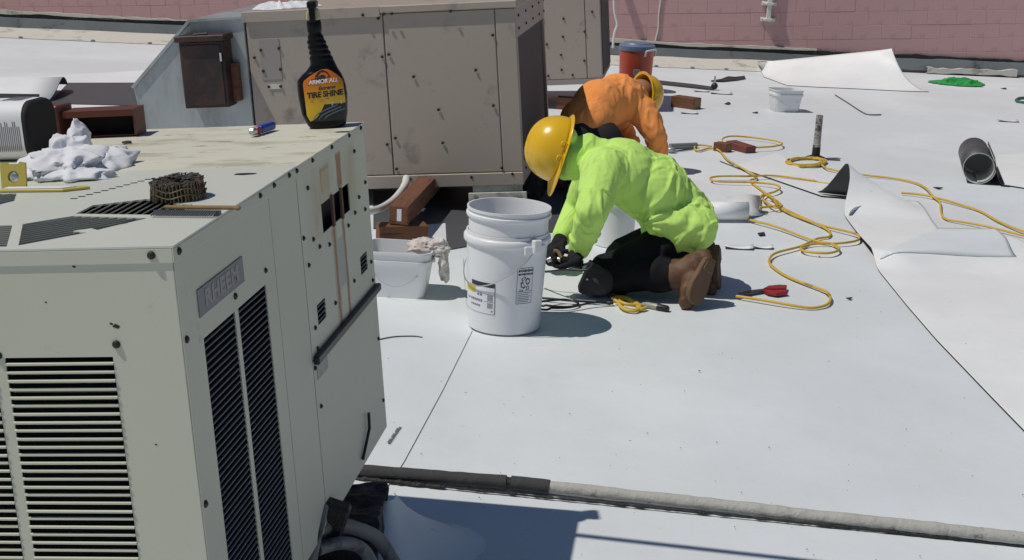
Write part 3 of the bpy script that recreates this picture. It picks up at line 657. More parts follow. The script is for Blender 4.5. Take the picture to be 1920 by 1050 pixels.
for i in range(10):
    x = -.03-i*.005; b = MB(); b.box(x, x+.0018, -.03+random.uniform(0, .01), .045, .1193, .1197); b.build('text_line', M['grey_ink'], pl_)
bs = thing('steel_box_section', 'red brown painted steel box section across the back of the near unit', 'steel section', M=onN(-.485, 1.115, .001, math.radians(4)))
b = MB(); b.box(-.16, 0, -.04, .03, .056, .060); b.box(-.16, 0, .026, .03, 0, .056); b.box(-.16, 0, -.025, .026, 0, .003); b.box(-.16, 0, -.044, -.04, .046, .060); b.box(-.004, 0, -.04, .026, .003, .056); b.build('channel', M['red_brown'], bs)
MB().box(-.158, -.005, .02, .0255, .004, .055).build('channel_inside', M['dark_in'], bs)  # black plate paints the shade inside the hollow section
MB().prism([(-.06, 0), (.03, 0), (.03, .072), (-.06, .076)], -.30, -.163, lambda u, v, d: (d, u, v)).build('end_piece', M['red_brown'], bs, bevel=.003)
tag(MB().tube(spline([(0, 0, .003), (.012, .006, .004), (.02, 0, .003), (.01, -.006, .003), (.002, -.002, .003)], 5), .0022, 6).build('brass_clip', M['nail'], None, 40), 'tiny brass clip on top of the near air conditioner', 'clip').matrix_world = onN(-.475, .975, 0)
tag(MB().prism([(-.016, -.004), (.0, -.009), (.02, -.004), (.024, .003), (.006, .008), (-.014, .006)], .0003, .0012, XY).build('dark_hole_spot', M['ink'], None), 'flat black spot for a dark hole in the middle of the near unit top', 'spot').matrix_world = onN(-.075, .56, 0)  # flat black piece stands for a dark hole

# ================================================================ BUCKETS
def bucket_profile(rb, rt, h, t=.003):
    P_ = [(0, 0), (rb-.006, 0), (rb, .006)]
    P_ += [(rb+(rt-rb)*.80, h*.80), (rt+.010, h*.80), (rt+.012, h*.815), (rt+.012, h*.835), (rt+.004, h*.845), (rt+.002, h*.90), (rt+.010, h*.905), (rt+.011, h*.93), (rt+.002, h*.94), (rt+.001, h*.98), (rt+.006, h*.985), (rt+.006, h), (rt-t, h), (rt-t-.001, h*.95), (rb-t, t+.004), (rb-.012, t), (0, t)]
    return P_
bk = thing('bucket', 'tall white round bucket with warning label, another bucket nested in it', 'bucket', G(944, 612)+Vector((0, 0, .0033)))
ob = MB().lathe([(0, 0), (.120, 0), (.128, .006), (.142, .312), (.150, .314), (.153, .319), (.153, .334), (.150, .339), (.1445, .341), (.1445, .352), (.141, .352), (.139, .33), (.124, .01), (0, .008)], 64).build('shell', M['plastic'], bk, 40)
def cyl(a, z, off=.0008):
    r = .128+(.141-.128)*(z/.30)+off; return (r*math.sin(a), -r*math.cos(a), z)
def cpatch(a0, a1, z0, z1, off, n=14): 
    b = MB(); vs = [cyl(a0+(a1-a0)*i/n, z, off) for z in (z0, z1) for i in range(n+1)]
    return b.add(vs, [(i, i+1, n+2+i, n+1+i) for i in range(n)])
D = math.radians
wlb = cpatch(D(17), D(43), .118, .246, .0007).build('warning_label', M['paper'], bk, 40)
for (a0, a1, z0, z1) in ((17, 43, .245, .2466), (17, 43, .1172, .119), (17, 17.6, .118, .246), (42.4, 43, .118, .246), (17, 43, .162, .1632)): cpatch(D(a0), D(a1), z0, z1, .0010).build('label_rule', M['ink'], wlb)
for s_, z in (('⚠ WARNING', .236), ('⚠ ADVERTENCIA', .2235)):
    s_ = s_[2:]; text_mesh(s_, .0115 if len(s_) < 8 else .0085, 0, .0006, lambda x, y, z=z: cyl(D(31)+x/.139, z+y, .0013)).build('lettering', M['ink'], wlb)
    b = MB(); a = D(19.6); b.add([cyl(a-.022, z-.004, .0012), cyl(a+.022, z-.004, .0012), cyl(a, z+.005, .0012)], [(0, 1, 2)]); b.build('warning_triangle', M['ink'], wlb)
pic = [[(.0, .012), (.008, .02), (.018, .016), (.019, .002), (.012, -.006), (.004, -.002)], [(-.016, .018), (-.004, .026), (.004, .02), (-.004, .014), (-.012, .008)], [(-.018, .004), (-.008, .008), (-.004, -.004), (.004, -.012), (-.004, -.018), (-.016, -.012)], [(.006, -.010), (.016, -.010), (.018, -.022), (.004, -.024)], [(-.02, -.020), (-.006, -.022), (-.008, -.027), (-.02, -.027)]]
for pts in pic:
    n = len(pts); outer = [cyl(D(30)+x/.139, .19+z, .0012) for x, z in pts]; inner = [cyl(D(30)+x*.74/.139+.0, .19+z*.8, .0012) for x, z in pts]
    cx = sum(p[0] for p in pts)/n; cz = sum(p[1] for p in pts)/n; inner = [cyl(D(30)+(cx+(x-cx)*.6)/.139, .19+cz+(z-cz)*.6, .0012) for x, z in pts]
    MB().add(outer+inner, [(i, (i+1) % n, n+(i+1) % n, n+i) for i in range(n)]).build('pictogram', M['ink'], wlb)
for i, z in enumerate((.156, .149, .142, .136, .130, .124)): cpatch(D(19), D(41-random.uniform(0, 5)), z, z+.0022, .0012).build('fine_print', M['grey_ink'], wlb)
plb = cpatch(D(-78), D(-14), .075, .187, .0007).build('product_label', M['paper'], bk, 40)
cpatch(D(-58), D(-14), .171, .187, .0011).build('dark_band', pm('navy_ink', (.03, .028, .045), .5), plb)
cpatch(D(-80), D(-49), .142, .168, .0011).build('yellow_block', pm('yellow_ink', (.62, .50, .03), .5), plb)
for (a0, a1, z0, z1) in ((-45, -34, .137, .144), (-60, -34, .115, .124), (-60, -38, .097, .104), (-26, -17, .122, .145), (-26, -17, .096, .115), (-20, -17, .083, .089), (-70, -62, .115, .122), (-32, -15, .118, .120), (-45, -34, .1475, .149)):
    if z1-z0 > .012:
        for q in range(5): cpatch(D(a0+(a1-a0)*q/5), D(a0+(a1-a0)*(q+.6)/5), z0, z1, .0011, 2).build('bar_code', M['grey_ink'], plb)
    else:
        n = max(2, int((a1-a0)/4))
        for q in range(n): cpatch(D(a0+(a1-a0)*q/n), D(a0+(a1-a0)*(q+.72)/n), z0, z1, .0011, 2).build('print_mark', M['grey_ink'], plb)
for (a0, a1, z0, z1) in ((-15, -14, .075, .187), (-78, -14, .0745, .0755)): cpatch(D(a0), D(a1), z0, z1, .0012).build('label_rule', M['grey_ink'], plb)
# bail handle and its lugs
al = D(39); e0 = cyl(al, .315, .016); e1 = cyl(al+math.pi, .315, .016); pts = []
for i in range(21):
    t = i/20; a = al-math.pi*t; z = .315-.145*math.sin(math.pi*t)**.8; r = .158-.012*math.sin(math.pi*t); pts.append((r*math.sin(a), -r*math.cos(a), z))
MB().tube(pts, .0022, 6).build('bail_wire', M['steel'], bk, 60)
for a in (al, al+math.pi):
    Rm = Matrix.Rotation(a, 4, 'Z'); b = MB(); b.box(-.016, .016, -.172, -.148, .302, .348, Rm); b.box(-.045, .045, -.158, -.148, .296, .326, Rm); b.build('handle_lug', M['plastic'], bk, bevel=.003)
inn = thing('bucket', 'white bucket nested inside the tall bucket, only its rings and rim showing', 'bucket', G(944, 612)+Vector((.002, 0, .086)), group='white round buckets')
bk['group'] = 'white round buckets'
MB().lathe([(0, 0), (.115, 0), (.123, .006), (.1385, .24), (.1395, .318), (.147, .320), (.149, .324), (.149, .332), (.143, .335), (.142, .343), (.1465, .345), (.147, .353), (.1405, .353), (.137, .335), (.120, .01), (0, .008)], 64).build('shell', M['plastic'], inn, 40)
# rectangular pails
def rrx(w_, d_, r, n=6):
    o = []
    for cx, cy, a0 in ((w_/2-r, -d_/2+r, -90), (w_/2-r, d_/2-r, 0), (-w_/2+r, d_/2-r, 90), (-w_/2+r, -d_/2+r, 180)):
        for i in range(n+1): a = math.radians(a0+90*i/n); o.append((cx+r*math.cos(a), cy+r*math.sin(a)))
    return o
def pail(name, label, loc, rz, s=1.0):
    t = thing(name, label, 'pail', loc, rz, 'white square pails'); b = MB(); lv = []
    for z, g_, r in ((0, -.022, .03), (.004, -.018, .032), (.135, 0, .04), (.136, .008, .045), (.15, .009, .045), (.151, .003, .045), (.175, .005, .045), (.176, .010, .047), (.184, .010, .047), (.184, .004, .044), (.15, -.002, .04), (.006, -.022, .03)):
        lv.append([(x*s, y*s, z*s) for x, y in rrx(.245+2*g_, .20+2*g_, r)])
    m = len(lv[0]); vs = [p for l_ in lv for p in l_]; fs = [(i*m+j, i*m+(j+1) % m, (i+1)*m+(j+1) % m, (i+1)*m+j) for i in range(len(lv)-1) for j in range(m)]
    fs.append(tuple(range(m-1, -1, -1))); fs.append(tuple((len(lv)-1)*m+j for j in range(m))); b.add(vs, fs); b.build('shell', M['plastic'], t, 40)
    pts = []
    for i in range(17):
        q = i/16; x = -.132+.264*q; pts.append((x*s, (-.02-.105*math.sin(math.pi*q)**.6)*s, (.143-.085*math.sin(math.pi*q))*s))
    MB().tube(pts, .0017*s, 6).build('bail_wire', M['steel'], t, 60)
    for x in (-.132, .132): MB().lathe([(.010*s, 0), (.009*s, .006*s), (0, .007*s)], 10, Matrix.Translation((x*s, -.02*s, .143*s)) @ Matrix.Rotation(math.copysign(math.pi/2, x), 4, 'Y')).build('handle_boss', M['plastic'], t, 40)
    return t
pail('pail', 'white square pail with a dirty rag over its rim, next to the tall bucket', G(744, 560)+Vector((0, .08, 0)), D(-3))
pail('pail', 'small white square pail far back on the roof near the wall', G(1474, 211)+Vector((0, .09, 0)), D(12), .92)
def crumple(name, blobs, seed, mat, label, amp=.35, freq=22, cat='cloth'):
    b = MB(); p0 = Vector((0, 0, 0))
    for k_, (c, rad) in enumerate(blobs):
        nu, nv = 64, 40; vs = []; fs = []
        for i in range(nv+1):
            t = math.pi*i/nv
            for j in range(nu):
                a = 2*math.pi*j/nu; d = Vector((math.sin(t)*math.cos(a), math.sin(t)*math.sin(a), math.cos(t))); p = Vector(c)+Vector((d.x*rad[0], d.y*rad[1], d.z*rad[2]))
                w_ = Vector((fn3(p, freq*.5, seed+5), fn3(p, freq*.5, seed+6), fn3(p, freq*.5, seed+7)))*.5
                r1 = 1-abs(noise.noise(p*freq+w_+Vector((seed, 0, 0))))*2.4; r2 = 1-abs(noise.noise(p*freq*2.3+w_*2+Vector((0, seed, 0))))*2.2
                sc = min(1.4, 1+amp*(max(0, r1)**1.6-.45)+amp*.45*(max(0, r2)**1.4-.4)); q = Vector(c)+Vector((d.x*rad[0], d.y*rad[1], d.z*rad[2]))*sc; vs.append(q)
        for i in range(nv):
            for j in range(nu): j2 = (j+1) % nu; fs.append((i*nu+j, (i+1)*nu+j, (i+1)*nu+j2, i*nu+j2))
        b.add(vs, fs)
    return tag(b.build(name, mat, None, 180), label, cat)
crumple('rag', [((-.468, .715, .030), (.034, .04, .034)), ((-.462, .735, .05), (.020, .03, .030)), ((-.445, .65, .016), (.080, .10, .026)), ((-.395, .70, .010), (.050, .085, .020)), ((-.40, .575, .006), (.075, .05, .013))], 33, M['rag'], 'crumpled white cotton rag on top of the near air conditioner', .40, 18).matrix_world = NM
p0 = G(744, 560)+Vector((0, .08, 0))
crumple('rag', [(p0+Vector((.095, 0, .185)), (.065, .06, .03)), (p0+Vector((.155, -.005, .19)), (.035, .05, .034)), (p0+Vector((.168, -.01, .135)), (.018, .045, .065)), (p0+Vector((.18, -.015, .085)), (.012, .03, .035))], 21, M['rag2'], 'dirty crumpled rag hanging over the square pail rim')
# ================================================================ TIMBERS
def timber(label, a, b2, w_, h_, end=None, z0=0, group='timber blocks on the roof'):
    a, b2 = Vector(a), Vector(b2); d = b2-a; L = d.length; t = thing('timber_block', label, 'timber', (a.x, a.y, z0), math.atan2(d.y, d.x), group)
    MB().box(0, L, -w_/2, w_/2, 0, h_).build('beam', M['timber'], t, bevel=.004, segs=2)
    MB().box(-.0012, .0, -w_/2+.005, w_/2-.005, .005, h_-.005).build('end_grain', M['timber'] if not end else M['timber_end'], t)
    MB().box(L, L+.0012, -w_/2+.005, w_/2-.005, .005, h_-.005).build('end_grain', M['timber_end'], t)
    return t
p = G(706, 456); q = G(797, 454); timber('short brown timber lying crosswise under the upper timber by the pail', (p.x, p.y+.045), (q.x, q.y+.045), .09, .075)
p = onY(748, 420, 5.985); t_ = timber('long brown timber running back under the tan rooftop unit', (p.x, 5.965), (p.x+.14, 7.3), .085, .085, None, .077)
MB().box(-.0018, -.0013, -.012, .008, .018, .072).build('white_tag', M['paper'], t_)
p = G(1265, 200); q = G(1308, 206); timber('small square timber block alone on the roof behind the orange shirt', (p.x, p.y+.03), (q.x-.0, q.y+.03), .11, .085, True)
p = G(1045, 205); timber('timber block partly hidden behind the orange worker', (p.x, p.y+.05), (p.x+.2, p.y+.02), .1, .09, True)
p = G(1343, 283); q = G(1368, 287); timber('dark timber offcut lying against the red brown block by the yellow cord', (p.x, p.y+.03), (q.x, q.y+.03), .07, .055)
rb = thing('red_block', 'red brown painted block leaning on the timber offcut by the yellow cord', 'block', G(1378, 280)+Vector((0, 0, .004)), D(-58))
MB().box(-.05, .15, -.04, .045, 0, .045, Matrix.Rotation(D(2), 4, 'Y')).build('block_body', pm('brick_red_paint', (.17, .05, .035), .6, var=.2, vs=15, bump=.2), rb, bevel=.004)
# white flexible conduit feeding the tan unit
pts = [onY(762, 334, 6.57), onY(760, 345, 6.5), onY(752, 358, 6.42), onY(738, 374, 6.3), onY(718, 388, 6.1), onY(695, 396, 5.9), onY(660, 400, 5.7)]
tag(MB().tube(spline(pts, 8), [.018]*13+[.016]*36, 12).build('white_conduit', M['white_hose'], None, 50), 'white flexible conduit curving down from the tan unit behind the pail', 'conduit')
# dark offcut sheet, its colour also standing in for shade under the tan unit
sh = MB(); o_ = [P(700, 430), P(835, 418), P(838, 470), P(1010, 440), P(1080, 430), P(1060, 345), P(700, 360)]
sh.plate([(x, y) for x, y in o_], [], .003, lambda u, v, d: (u, v, .002+d)); tag(sh.build('dark_offcut_and_shade', M['slate_under'], None), 'dark membrane offcut that also paints the shade under the tan unit', 'membrane')
# ================================================================ ground pipe
gp = thing('ground_pipe', 'grey coated pipe lying across the roof in the foreground', 'pipe')
a = G(480, 868, .02); c = G(954, 905, .02); e = G(2050, 1024, .02)
def lump_tube(p, q, r, n, seed, amp):
    pts = []; rs = []
    for i in range(n+1):
        v = p.lerp(q, i/n); pts.append(v+Vector((0, 0, .0015*fn3(v, 5, seed)))); rs.append(r*(1+amp*fn3(v, 30, seed)+amp*.6*fn3(v, 11, seed+1)))
    return MB().tube(pts, rs, 18)
c1 = c+(a-c).normalized()*.006; c2 = c+(e-c).normalized()*.006
lump_tube(a, c1, .018, 260, 2, .08).build('shaded_insulated_pipe', pm('shaded_grey_insulation', (.05, .05, .053), .85, var=.25, vs=14, dirt=(.04, .04, .04), da=.6, ds=14, bump=.5, bs=40, bd=.01), gp, 60)  # dark grey carries both the insulation and the shade on this stretch
m_ = c2.lerp(e, .07); lump_tube(c2, m_, .0185, 20, 4, .05).build('shaded_insulated_pipe', bpy.data.materials['shaded_grey_insulation'], gp, 60)
lump_tube(m_, e, .0165, 520, 6, .10).build('pale_pipe', M['grey_pipe'], gp, 60)
MB().tube([c1, c2], .015, 14).build('coupling_gap', M['black_rub'], gp)
b = MB(); pts = []; rs = []                                    # lumpy bead of black mastic, also darkening the pipe's shaded underside
for i in range(700):
    t = i/699; v = a.lerp(e, t); k_ = 1.0 if t < .24 else .55
    pts.append(v+Vector((0, -.0045-.003*fn3(v, 40, 31)*k_, -.0132))); rs.append(.0062*k_*(1+.55*fn3(v, 28, 35)+.35*fn3(v, 75, 36)))
b.tube(pts, rs, 8)
mb_ = b.build('mastic_bead', M['bitumen'], gp, 60); mb_['kind'] = 'stuff'
# unseen boom and mast added right of the picture to throw a shade stripe
om = thing('shadow_mast', 'steel mast with a long boom added out of view for the shade stripe it throws', 'mast')
K = SUN/SUN.z*1.75; A0 = G(1060, 1001)+K; A1 = G(1500, 1050)+K; dd = (A1-A0).normalized(); tip = A0+dd*3.4
MB().tube([A0, tip], .011, 10).build('boom', M['steel'], om, 40); MB().tube([(tip.x, tip.y, 0), (tip.x, tip.y, 1.9)], .025, 12).build('mast', M['steel'], om, 40)
MB().lathe([(.15, 0), (.15, .02), (.03, .05), (0, .05)], 20, Matrix.Translation((tip.x, tip.y, 0))).build('base', M['dark_steel'], om, 40)
# ================================================================ LOOSE MEMBRANE
def lerp_list(L, t):
    t = max(0, min(.99999, t))*(len(L)-1); i = int(t); f_ = t-i; return L[i].lerp(L[i+1], f_)
def resample(px, n):
    P_ = [G(*q) for q in px]; d = [0]
    for i in range(1, len(P_)): d.append(d[-1]+(P_[i]-P_[i-1]).length)
    out = []
    for k_ in range(n+1):
        t = d[-1]*k_/n; i = max(j for j in range(len(d)) if d[j] <= t+1e-9); i = min(i, len(P_)-2); out.append(P_[i].lerp(P_[i+1], (t-d[i])/(d[i+1]-d[i])))
    return out
def solid(o, t=.004, rim=1):
    s_ = o.modifiers.new('s', 'SOLIDIFY'); s_.thickness = t; s_.offset = -1; s_.material_offset = 1; s_.material_offset_rim = rim; return o
def grid(rows, name, mats, smooth=60):
    n = len(rows[0]); b = MB(); b.add([v for r in rows for v in r], [(i*n+j, i*n+j+1, (i+1)*n+j+1, (i+1)*n+j) for i in range(len(rows)-1) for j in range(n-1)])
    o = b.build(name, mats, None, smooth); me = o.data
    if sum(p.normal.z*p.area for p in me.polygons) < 0: me.flip_normals()
    return o
NR = 110
ed = resample([(1532, 366), (1560, 377), (1580, 388), (1584, 408), (1600, 432), (1625, 474), (1650, 514), (1700, 576), (1755, 640), (1860, 750), (2010, 905)], NR)
rt = [G(1722, 381), G(1735, 395), G(1762, 447), G(1945, 472), G(2200, 520), G(2500, 640), G(2700, 780), G(2900, 920), G(3000, 1000)]
rows = []
fa, fb_ = G(1640, 503), G(1905, 462); fdir = (fb_-fa).normalized(); fn_ = Vector((-fdir.y, fdir.x, 0))
ga, gb_ = G(1752, 440), G(1905, 487)
def fold(p):
    d = (p-fa).dot(fn_); a = (p-fa).dot(fdir); e = min(1, max(0, a/.12))
    return (.045*math.exp(-(d/.10)**2) if d < 0 else .045*math.exp(-(d/.40)**2))*e
for i in range(NR+1):
    s_ = i/NR; e = ed[i]; r_ = lerp_list(rt, s_**.8); row = []
    for j in range(46):
        t = (j/45)**1.5; p = e.lerp(r_, t)
        d = (p-ed[0]).length; s0 = .052; g_ = math.exp(-((s_-s0)/(.030 if s_ < s0 else .034))**2)
        lift = .205*g_*max(0, 1-t*1.02)**1.15
        z = .009+lift+fold(p)+.004*fn3(p, 2.5, 3)*min(1, t*6)
        row.append(Vector((p.x+.045*g_*(1-t)**3, p.y+.02*g_*(1-t)**3, max(.008, z))))
    rows.append(row)
o = solid(grid(rows, 'loose_membrane', [M['roof2'], M['black_under']], 80), .004); tag(o, 'large loose white membrane sheet at right with its black backed corner curled up', 'membrane sheet')
o = [P(1351, 303), P(1366, 308), P(1385, 324), P(1430, 331.5), P(1451, 338.5), P(1530, 366), P(1600, 373), P(1716, 384), P(1600, 342), P(1500, 318), P(1483, 311), P(1457, 288), P(1430, 296), P(1390, 312)]
b = MB(); b.plate([P(1375, 314), P(1430, 332), P(1451, 339), P(1540, 370), P(1640, 378), P(1716, 384), P(1600, 342), P(1500, 318), P(1457, 289)], [], -.004, lambda u, v, d: (u, v, .0095+d)); o = b.build('membrane_offcut', [M['roof2'], M['black_under']])
for p in o.data.polygons: p.material_index = 0 if p.normal.z > .5 else 1
tag(o, 'flat white membrane offcut between the yellow cords and the curled corner', 'membrane sheet')
q4 = [G(1648, 499), G(1905, 487), G(1864, 449), G(1757, 441)]; rows = []
for i in range(25):
    u = i/24; a, c = q4[0].lerp(q4[1], u), q4[3].lerp(q4[2], u); rows.append([Vector((p.x, p.y, .009+fold(p)+.004*fn3(p, 2.5, 3)+.0042)) for p in (a.lerp(c, j/10) for j in range(11))])
tag(solid(grid(rows, 'membrane_patch', [M['roof'], M['roof']], 80), .002), 'four sided greyer membrane patch lying on the large loose sheet', 'membrane sheet')
# small curl of membrane lying on the loose sheet
c0 = [G(1590, 408), G(1600, 400), G(1618, 395), G(1627, 394)]
rows = [[v+Vector((0, 0, .012)) for v in spline(c0, 6)], [v+Vector((.004, .0, .034)) for v in spline(c0, 6)]]
tag(solid(grid(rows, 'membrane_scrap', [M['roof2'], M['roof2']]), .004), 'narrow curled white strip standing on the loose sheet', 'scrap', 'membrane scraps')
# big curled sheet by the back wall
bot = [G(1421, 119), G(1432, 145), G(1476, 161), G(1530, 164), G(1600, 167), G(1680, 171), G(1742, 173)]
top = [onY(1421, 117, 13.6), onY(1450, 114, 13.5), onY(1490, 110, 13.45), onY(1550, 104, 13.4), onY(1610, 98, 13.3), onY(1650, 94, 13.2), onY(1672, 91, 13.1)]
rows = []
for i in range(61):
    u = i/60; a = lerp_list(bot, u); c = lerp_list(top, u); row = []
    for j in range(25):
        t = j/24; p = a.lerp(c, t); h = c.z*t**1.9; bow = .10*math.sin(math.pi*t)*u
        row.append(Vector((p.x-.10*bow, p.y+bow*.6, max(.006, h))))
    rows.append(row)
tag(solid(grid(rows, 'curled_membrane', [M['roof2'], M['black_under']], 80), .006), 'white membrane sheet curled up against the pink wall at the back right', 'membrane sheet')
wv = spline([onY(1498, 116, 13.3), onY(1505, 121, 13.3), onY(1513, 119, 13.3), onY(1510, 115, 13.3)], 6)
for k_, (pts, lb_) in enumerate([([(1425, 113), (1450, 108), (1480, 106), (1500, 105)], 'long black rubber strip lying behind the curled sheet'), ([(1498, 104), (1520, 104), (1540, 105)], 'short black rubber strip right of the long one behind the curled sheet')]):
    v = spline([G(*q)+Vector((0, -.15, .01)) for q in pts], 5); n = len(v)
    tag(MB().tube(v, [.012+.022*math.sin(math.pi*i/(n-1)) for i in range(n)], 8).build('black_strip', M['black_rub'], None, 50), lb_, 'strip')
# roll of membrane, dark side out
fa_ = G(1834, 347); R_ = .092; bk_ = G(1831, 259, R_*2); dv = Vector((bk_.x-fa_.x, bk_.y-fa_.y, 0)); ln = dv.length
ro = thing('membrane_roll', 'lying roll of membrane with dark outside and pale inside at right', 'roll', (fa_.x, fa_.y+.02, 0), math.atan2(dv.y, dv.x)-math.pi/2)
b = MB(); vs = []; n = 64; turns = 1.35
prof_ = []
for i in range(n+1):
    a = -math.pi/2+2*math.pi*turns*i/n; r = R_-.012+.012*i/n; prof_.append((r*math.cos(a), R_+.004+r*math.sin(a)))
prof_ = [(x, z) for x, z in prof_]
b.add([(x, y, z) for y in (0, ln) for x, z in prof_], [(i, i+1, n+2+i, n+1+i) for i in range(n)]); o = b.build('rolled_sheet', [pm('grey_membrane_inside', (.50, .50, .48), .7, var=.2), M['slate_under']], ro, 60)  # inside of the roll greyer than the loose sheets
inn_ = Vector((0, 0, R_)); me = o.data
if (me.polygons[5].center-Vector((0, ln/2, R_))).dot(me.polygons[5].normal) > 0: me.flip_normals()
solid(o, .004, 0)
MB().lathe([(0, 0), (R_-.014, .004), (R_-.013, .01), (0, .012)], 32, Matrix.Translation((0, ln*.6, R_+.004)) @ Matrix.Rotation(math.pi/2, 4, 'X')).build('inner_wrap', bpy.data.materials['grey_membrane_inside'], ro, 50)
b = MB(); vs = []
for i in range(13):
    t = i/12; z = .006+.16*(1-t)**3.2; x = R_*.86+.10*t
    vs += [(x, -.005, z), (x, ln, z)]
b.add(vs, [(2*i, 2*i+1, 2*i+3, 2*i+2) for i in range(12)]); o = b.build('tail', [M['black_under'], M['black_under']], ro, 60); solid(o, .004)
tag(sheet('membrane_sheet', [(1866, 346), (1868, 292), (1990, 290), (2060, 375), (1960, 361)], .0085, [M['roof2'], M['black_under']], .005), kind='structure')
# dark backed sheets behind the near unit at left
pr = [G(74, 180, .045), G(76, 190, .02), G(85, 193.5, .004), G(94, 187, .02), G(103, 174, .055), G(112, 155, .10), G(118, 146, .118), G(123, 149, .10), G(127, 158, .05)]
pr = spline(pr, 5); rows = []
for i in range(14):
    t = i/13; rows.append([Vector((v.x-2.3*t, v.y-.35*t, v.z*(1-.55*t)+.006)) for v in pr])
tag(solid(grid(rows, 'wavy_membrane', [M['roof2'], M['black_under']], 80), .008), 'white membrane sheet with a wavy black edge behind the black can', 'membrane sheet')
b = MB(); b.plate([P(92, 196), P(128, 157.5), P(275, 157), P(262, 200)], [], -.004, lambda u, v, d: (u, v, .010+d)); tag(b.build('flipped_membrane', M['slate_under']), 'slate coloured flipped membrane lying left of the duct hood', 'membrane sheet')
# ================================================================ CORDS
R = .0058
def cord(name, paths, label, mat, r=R, cat='cord', lift=None, parent=None):
    b = MB()
    for k_, px in enumerate(paths):
        pts = [G(x, y, r+.004)+Vector((0, 0, 0)) for x, y in px]; sp = spline(pts, 9)
        sp = [v+Vector((0, 0, .0035*(1+math.sin(i*.13+k_*2)) + (.004*k_ if i > 4 else 0))) for i, v in enumerate(sp)]
        b.tube(sp, r, 8)
    o = b.build(name, mat, parent, 60)
    return tag(o, label, cat) if not parent else o
cord('extension_cord', [
    [(1380, 557), (1425, 565), (1461, 571), (1500, 576), (1526, 577), (1550, 572), (1557, 562), (1550, 551), (1536, 543), (1481, 521), (1449, 501), (1442, 489), (1455, 477), (1500, 464), (1532, 448), (1555, 443), (1549, 430), (1494, 405), (1468, 392), (1439, 366), (1412, 345), (1407, 338), (1417, 332), (1366, 303), (1348, 283), (1330, 278), (1310, 283), (1302, 279), (1308, 274), (1335, 276)],
    [(1400, 413), (1461, 430), (1520, 451), (1558, 459), (1573, 471), (1552, 479), (1510, 475), (1502, 466), (1526, 459), (1574, 459), (1608, 454), (1603, 442), (1545, 426), (1494, 407), (1465, 393), (1452, 380), (1440, 366)],
    [(1563, 346), (1494, 337), (1449, 333), (1403, 335), (1348, 335), (1331, 338), (1348, 343), (1407, 345), (1449, 350), (1462, 357), (1453, 363), (1437, 367), (1430, 375), (1439, 386), (1455, 395), (1466, 390)],
    [(1356, 274), (1354, 266), (1366, 261), (1389, 260), (1426, 263), (1458, 269), (1466, 275), (1449, 280), (1408, 282)],
    [(1417, 374), (1440, 374), (1462, 388), (1455, 392), (1424, 396)]],
    'long tangled yellow extension cord looping over the roof right of the green worker', M['yellow_cord'])
coil = []
for i in range(60):
    a = i*.52; coil.append((1511+(34+5*math.sin(i*.7))*math.cos(a), 304+(8+1.5*math.sin(i*1.1))*math.sin(a)))
cord('extension_cord', [coil+[(1545, 315), (1580, 324), (1630, 330), (1680, 335), (1715, 343), (1735, 354), (1749, 370), (1762, 381), (1765, 400), (1774, 411), (1806, 418), (1849, 427), (1940, 448), (2060, 466), (2200, 470), (2400, 500)]], 'yellow cord with a flat coil beside the standpipe, running off to the right', M['yellow_cord'])
cord('extension_cord', [[(1690, 363), (1726, 367), (1760, 374), (1806, 386), (1840, 397), (1877, 418), (1940, 441), (2060, 455), (2250, 452), (2420, 480)]], 'yellow cord strand from behind the curled corner to the right edge', M['yellow_cord'], .0062)
# power cable of the welder with knot and plug
pc = thing('welder_cable', 'black power cable with a yellow knot and plug in front of the kneeling worker', 'cable')
cord('cable', [[(1000, 560), (1030, 563), (1062, 566), (1105, 567), (1150, 569)], [(1005, 575), (1040, 578), (1070, 577), (1084, 571), (1060, 566), (1020, 570), (1000, 572)], [(1005, 580), (1060, 581), (1110, 573), (1148, 570)]], '', M['black_rub'], .0045, parent=pc)
cord('yellow_knot', [[(1148, 562), (1165, 560), (1185, 566), (1200, 576), (1190, 583), (1170, 580), (1160, 570), (1172, 562), (1190, 570), (1200, 580), (1212, 577)], [(1152, 566), (1175, 574), (1204, 574)]], '', M['yellow_cord'], .007, parent=pc)
p = G(1204, 576); q = G(1236, 582); v = (q-p); ez = Vector((0, 0, .012))
MB().tube([p+ez, p+v*.25+ez, p+v*.9+ez], [.007, .012, .013], 12).build('plug_body', pm('clear_grey_plastic', (.35, .34, .31), .3, var=.1), pc, 50)
MB().tube([p+v*.9+ez, p+v*1.45+ez, p+v*1.55+ez], [.0145, .013, .008], 12).build('plug_end', M['black_rub'], pc, 50)
tag(MB().tube(spline([G(1018, 543), G(1060, 548), G(1100, 551), G(1140, 553)], 6), .0018, 5).build('thin_wire', M['dark_steel'], None), 'thin loose wire lying in front of the kneeling worker', 'wire')
# red handled snips
sn = thing('tin_snips', 'tin snips with red handles lying behind the brown boots', 'snips')
def flat(px, z0, z1, name, mat, parent, bevel=.003):
    b = MB(); b.prism([P(*q) for q in px], z0, z1, XY); return b.build(name, mat, parent, bevel=bevel, segs=2)
flat([(1383, 556), (1405, 550), (1434, 547), (1436, 551), (1405, 556)], .008, .014, 'blade', M['dark_steel'], sn, .001)
flat([(1430, 549), (1440, 544), (1460, 542), (1475, 543), (1474, 549), (1455, 550)], .007, .02, 'handle', M['red_grip'], sn)
flat([(1430, 551), (1450, 552), (1472, 552), (1477, 556), (1455, 559), (1438, 556)], .007, .02, 'handle', M['red_grip'], sn)
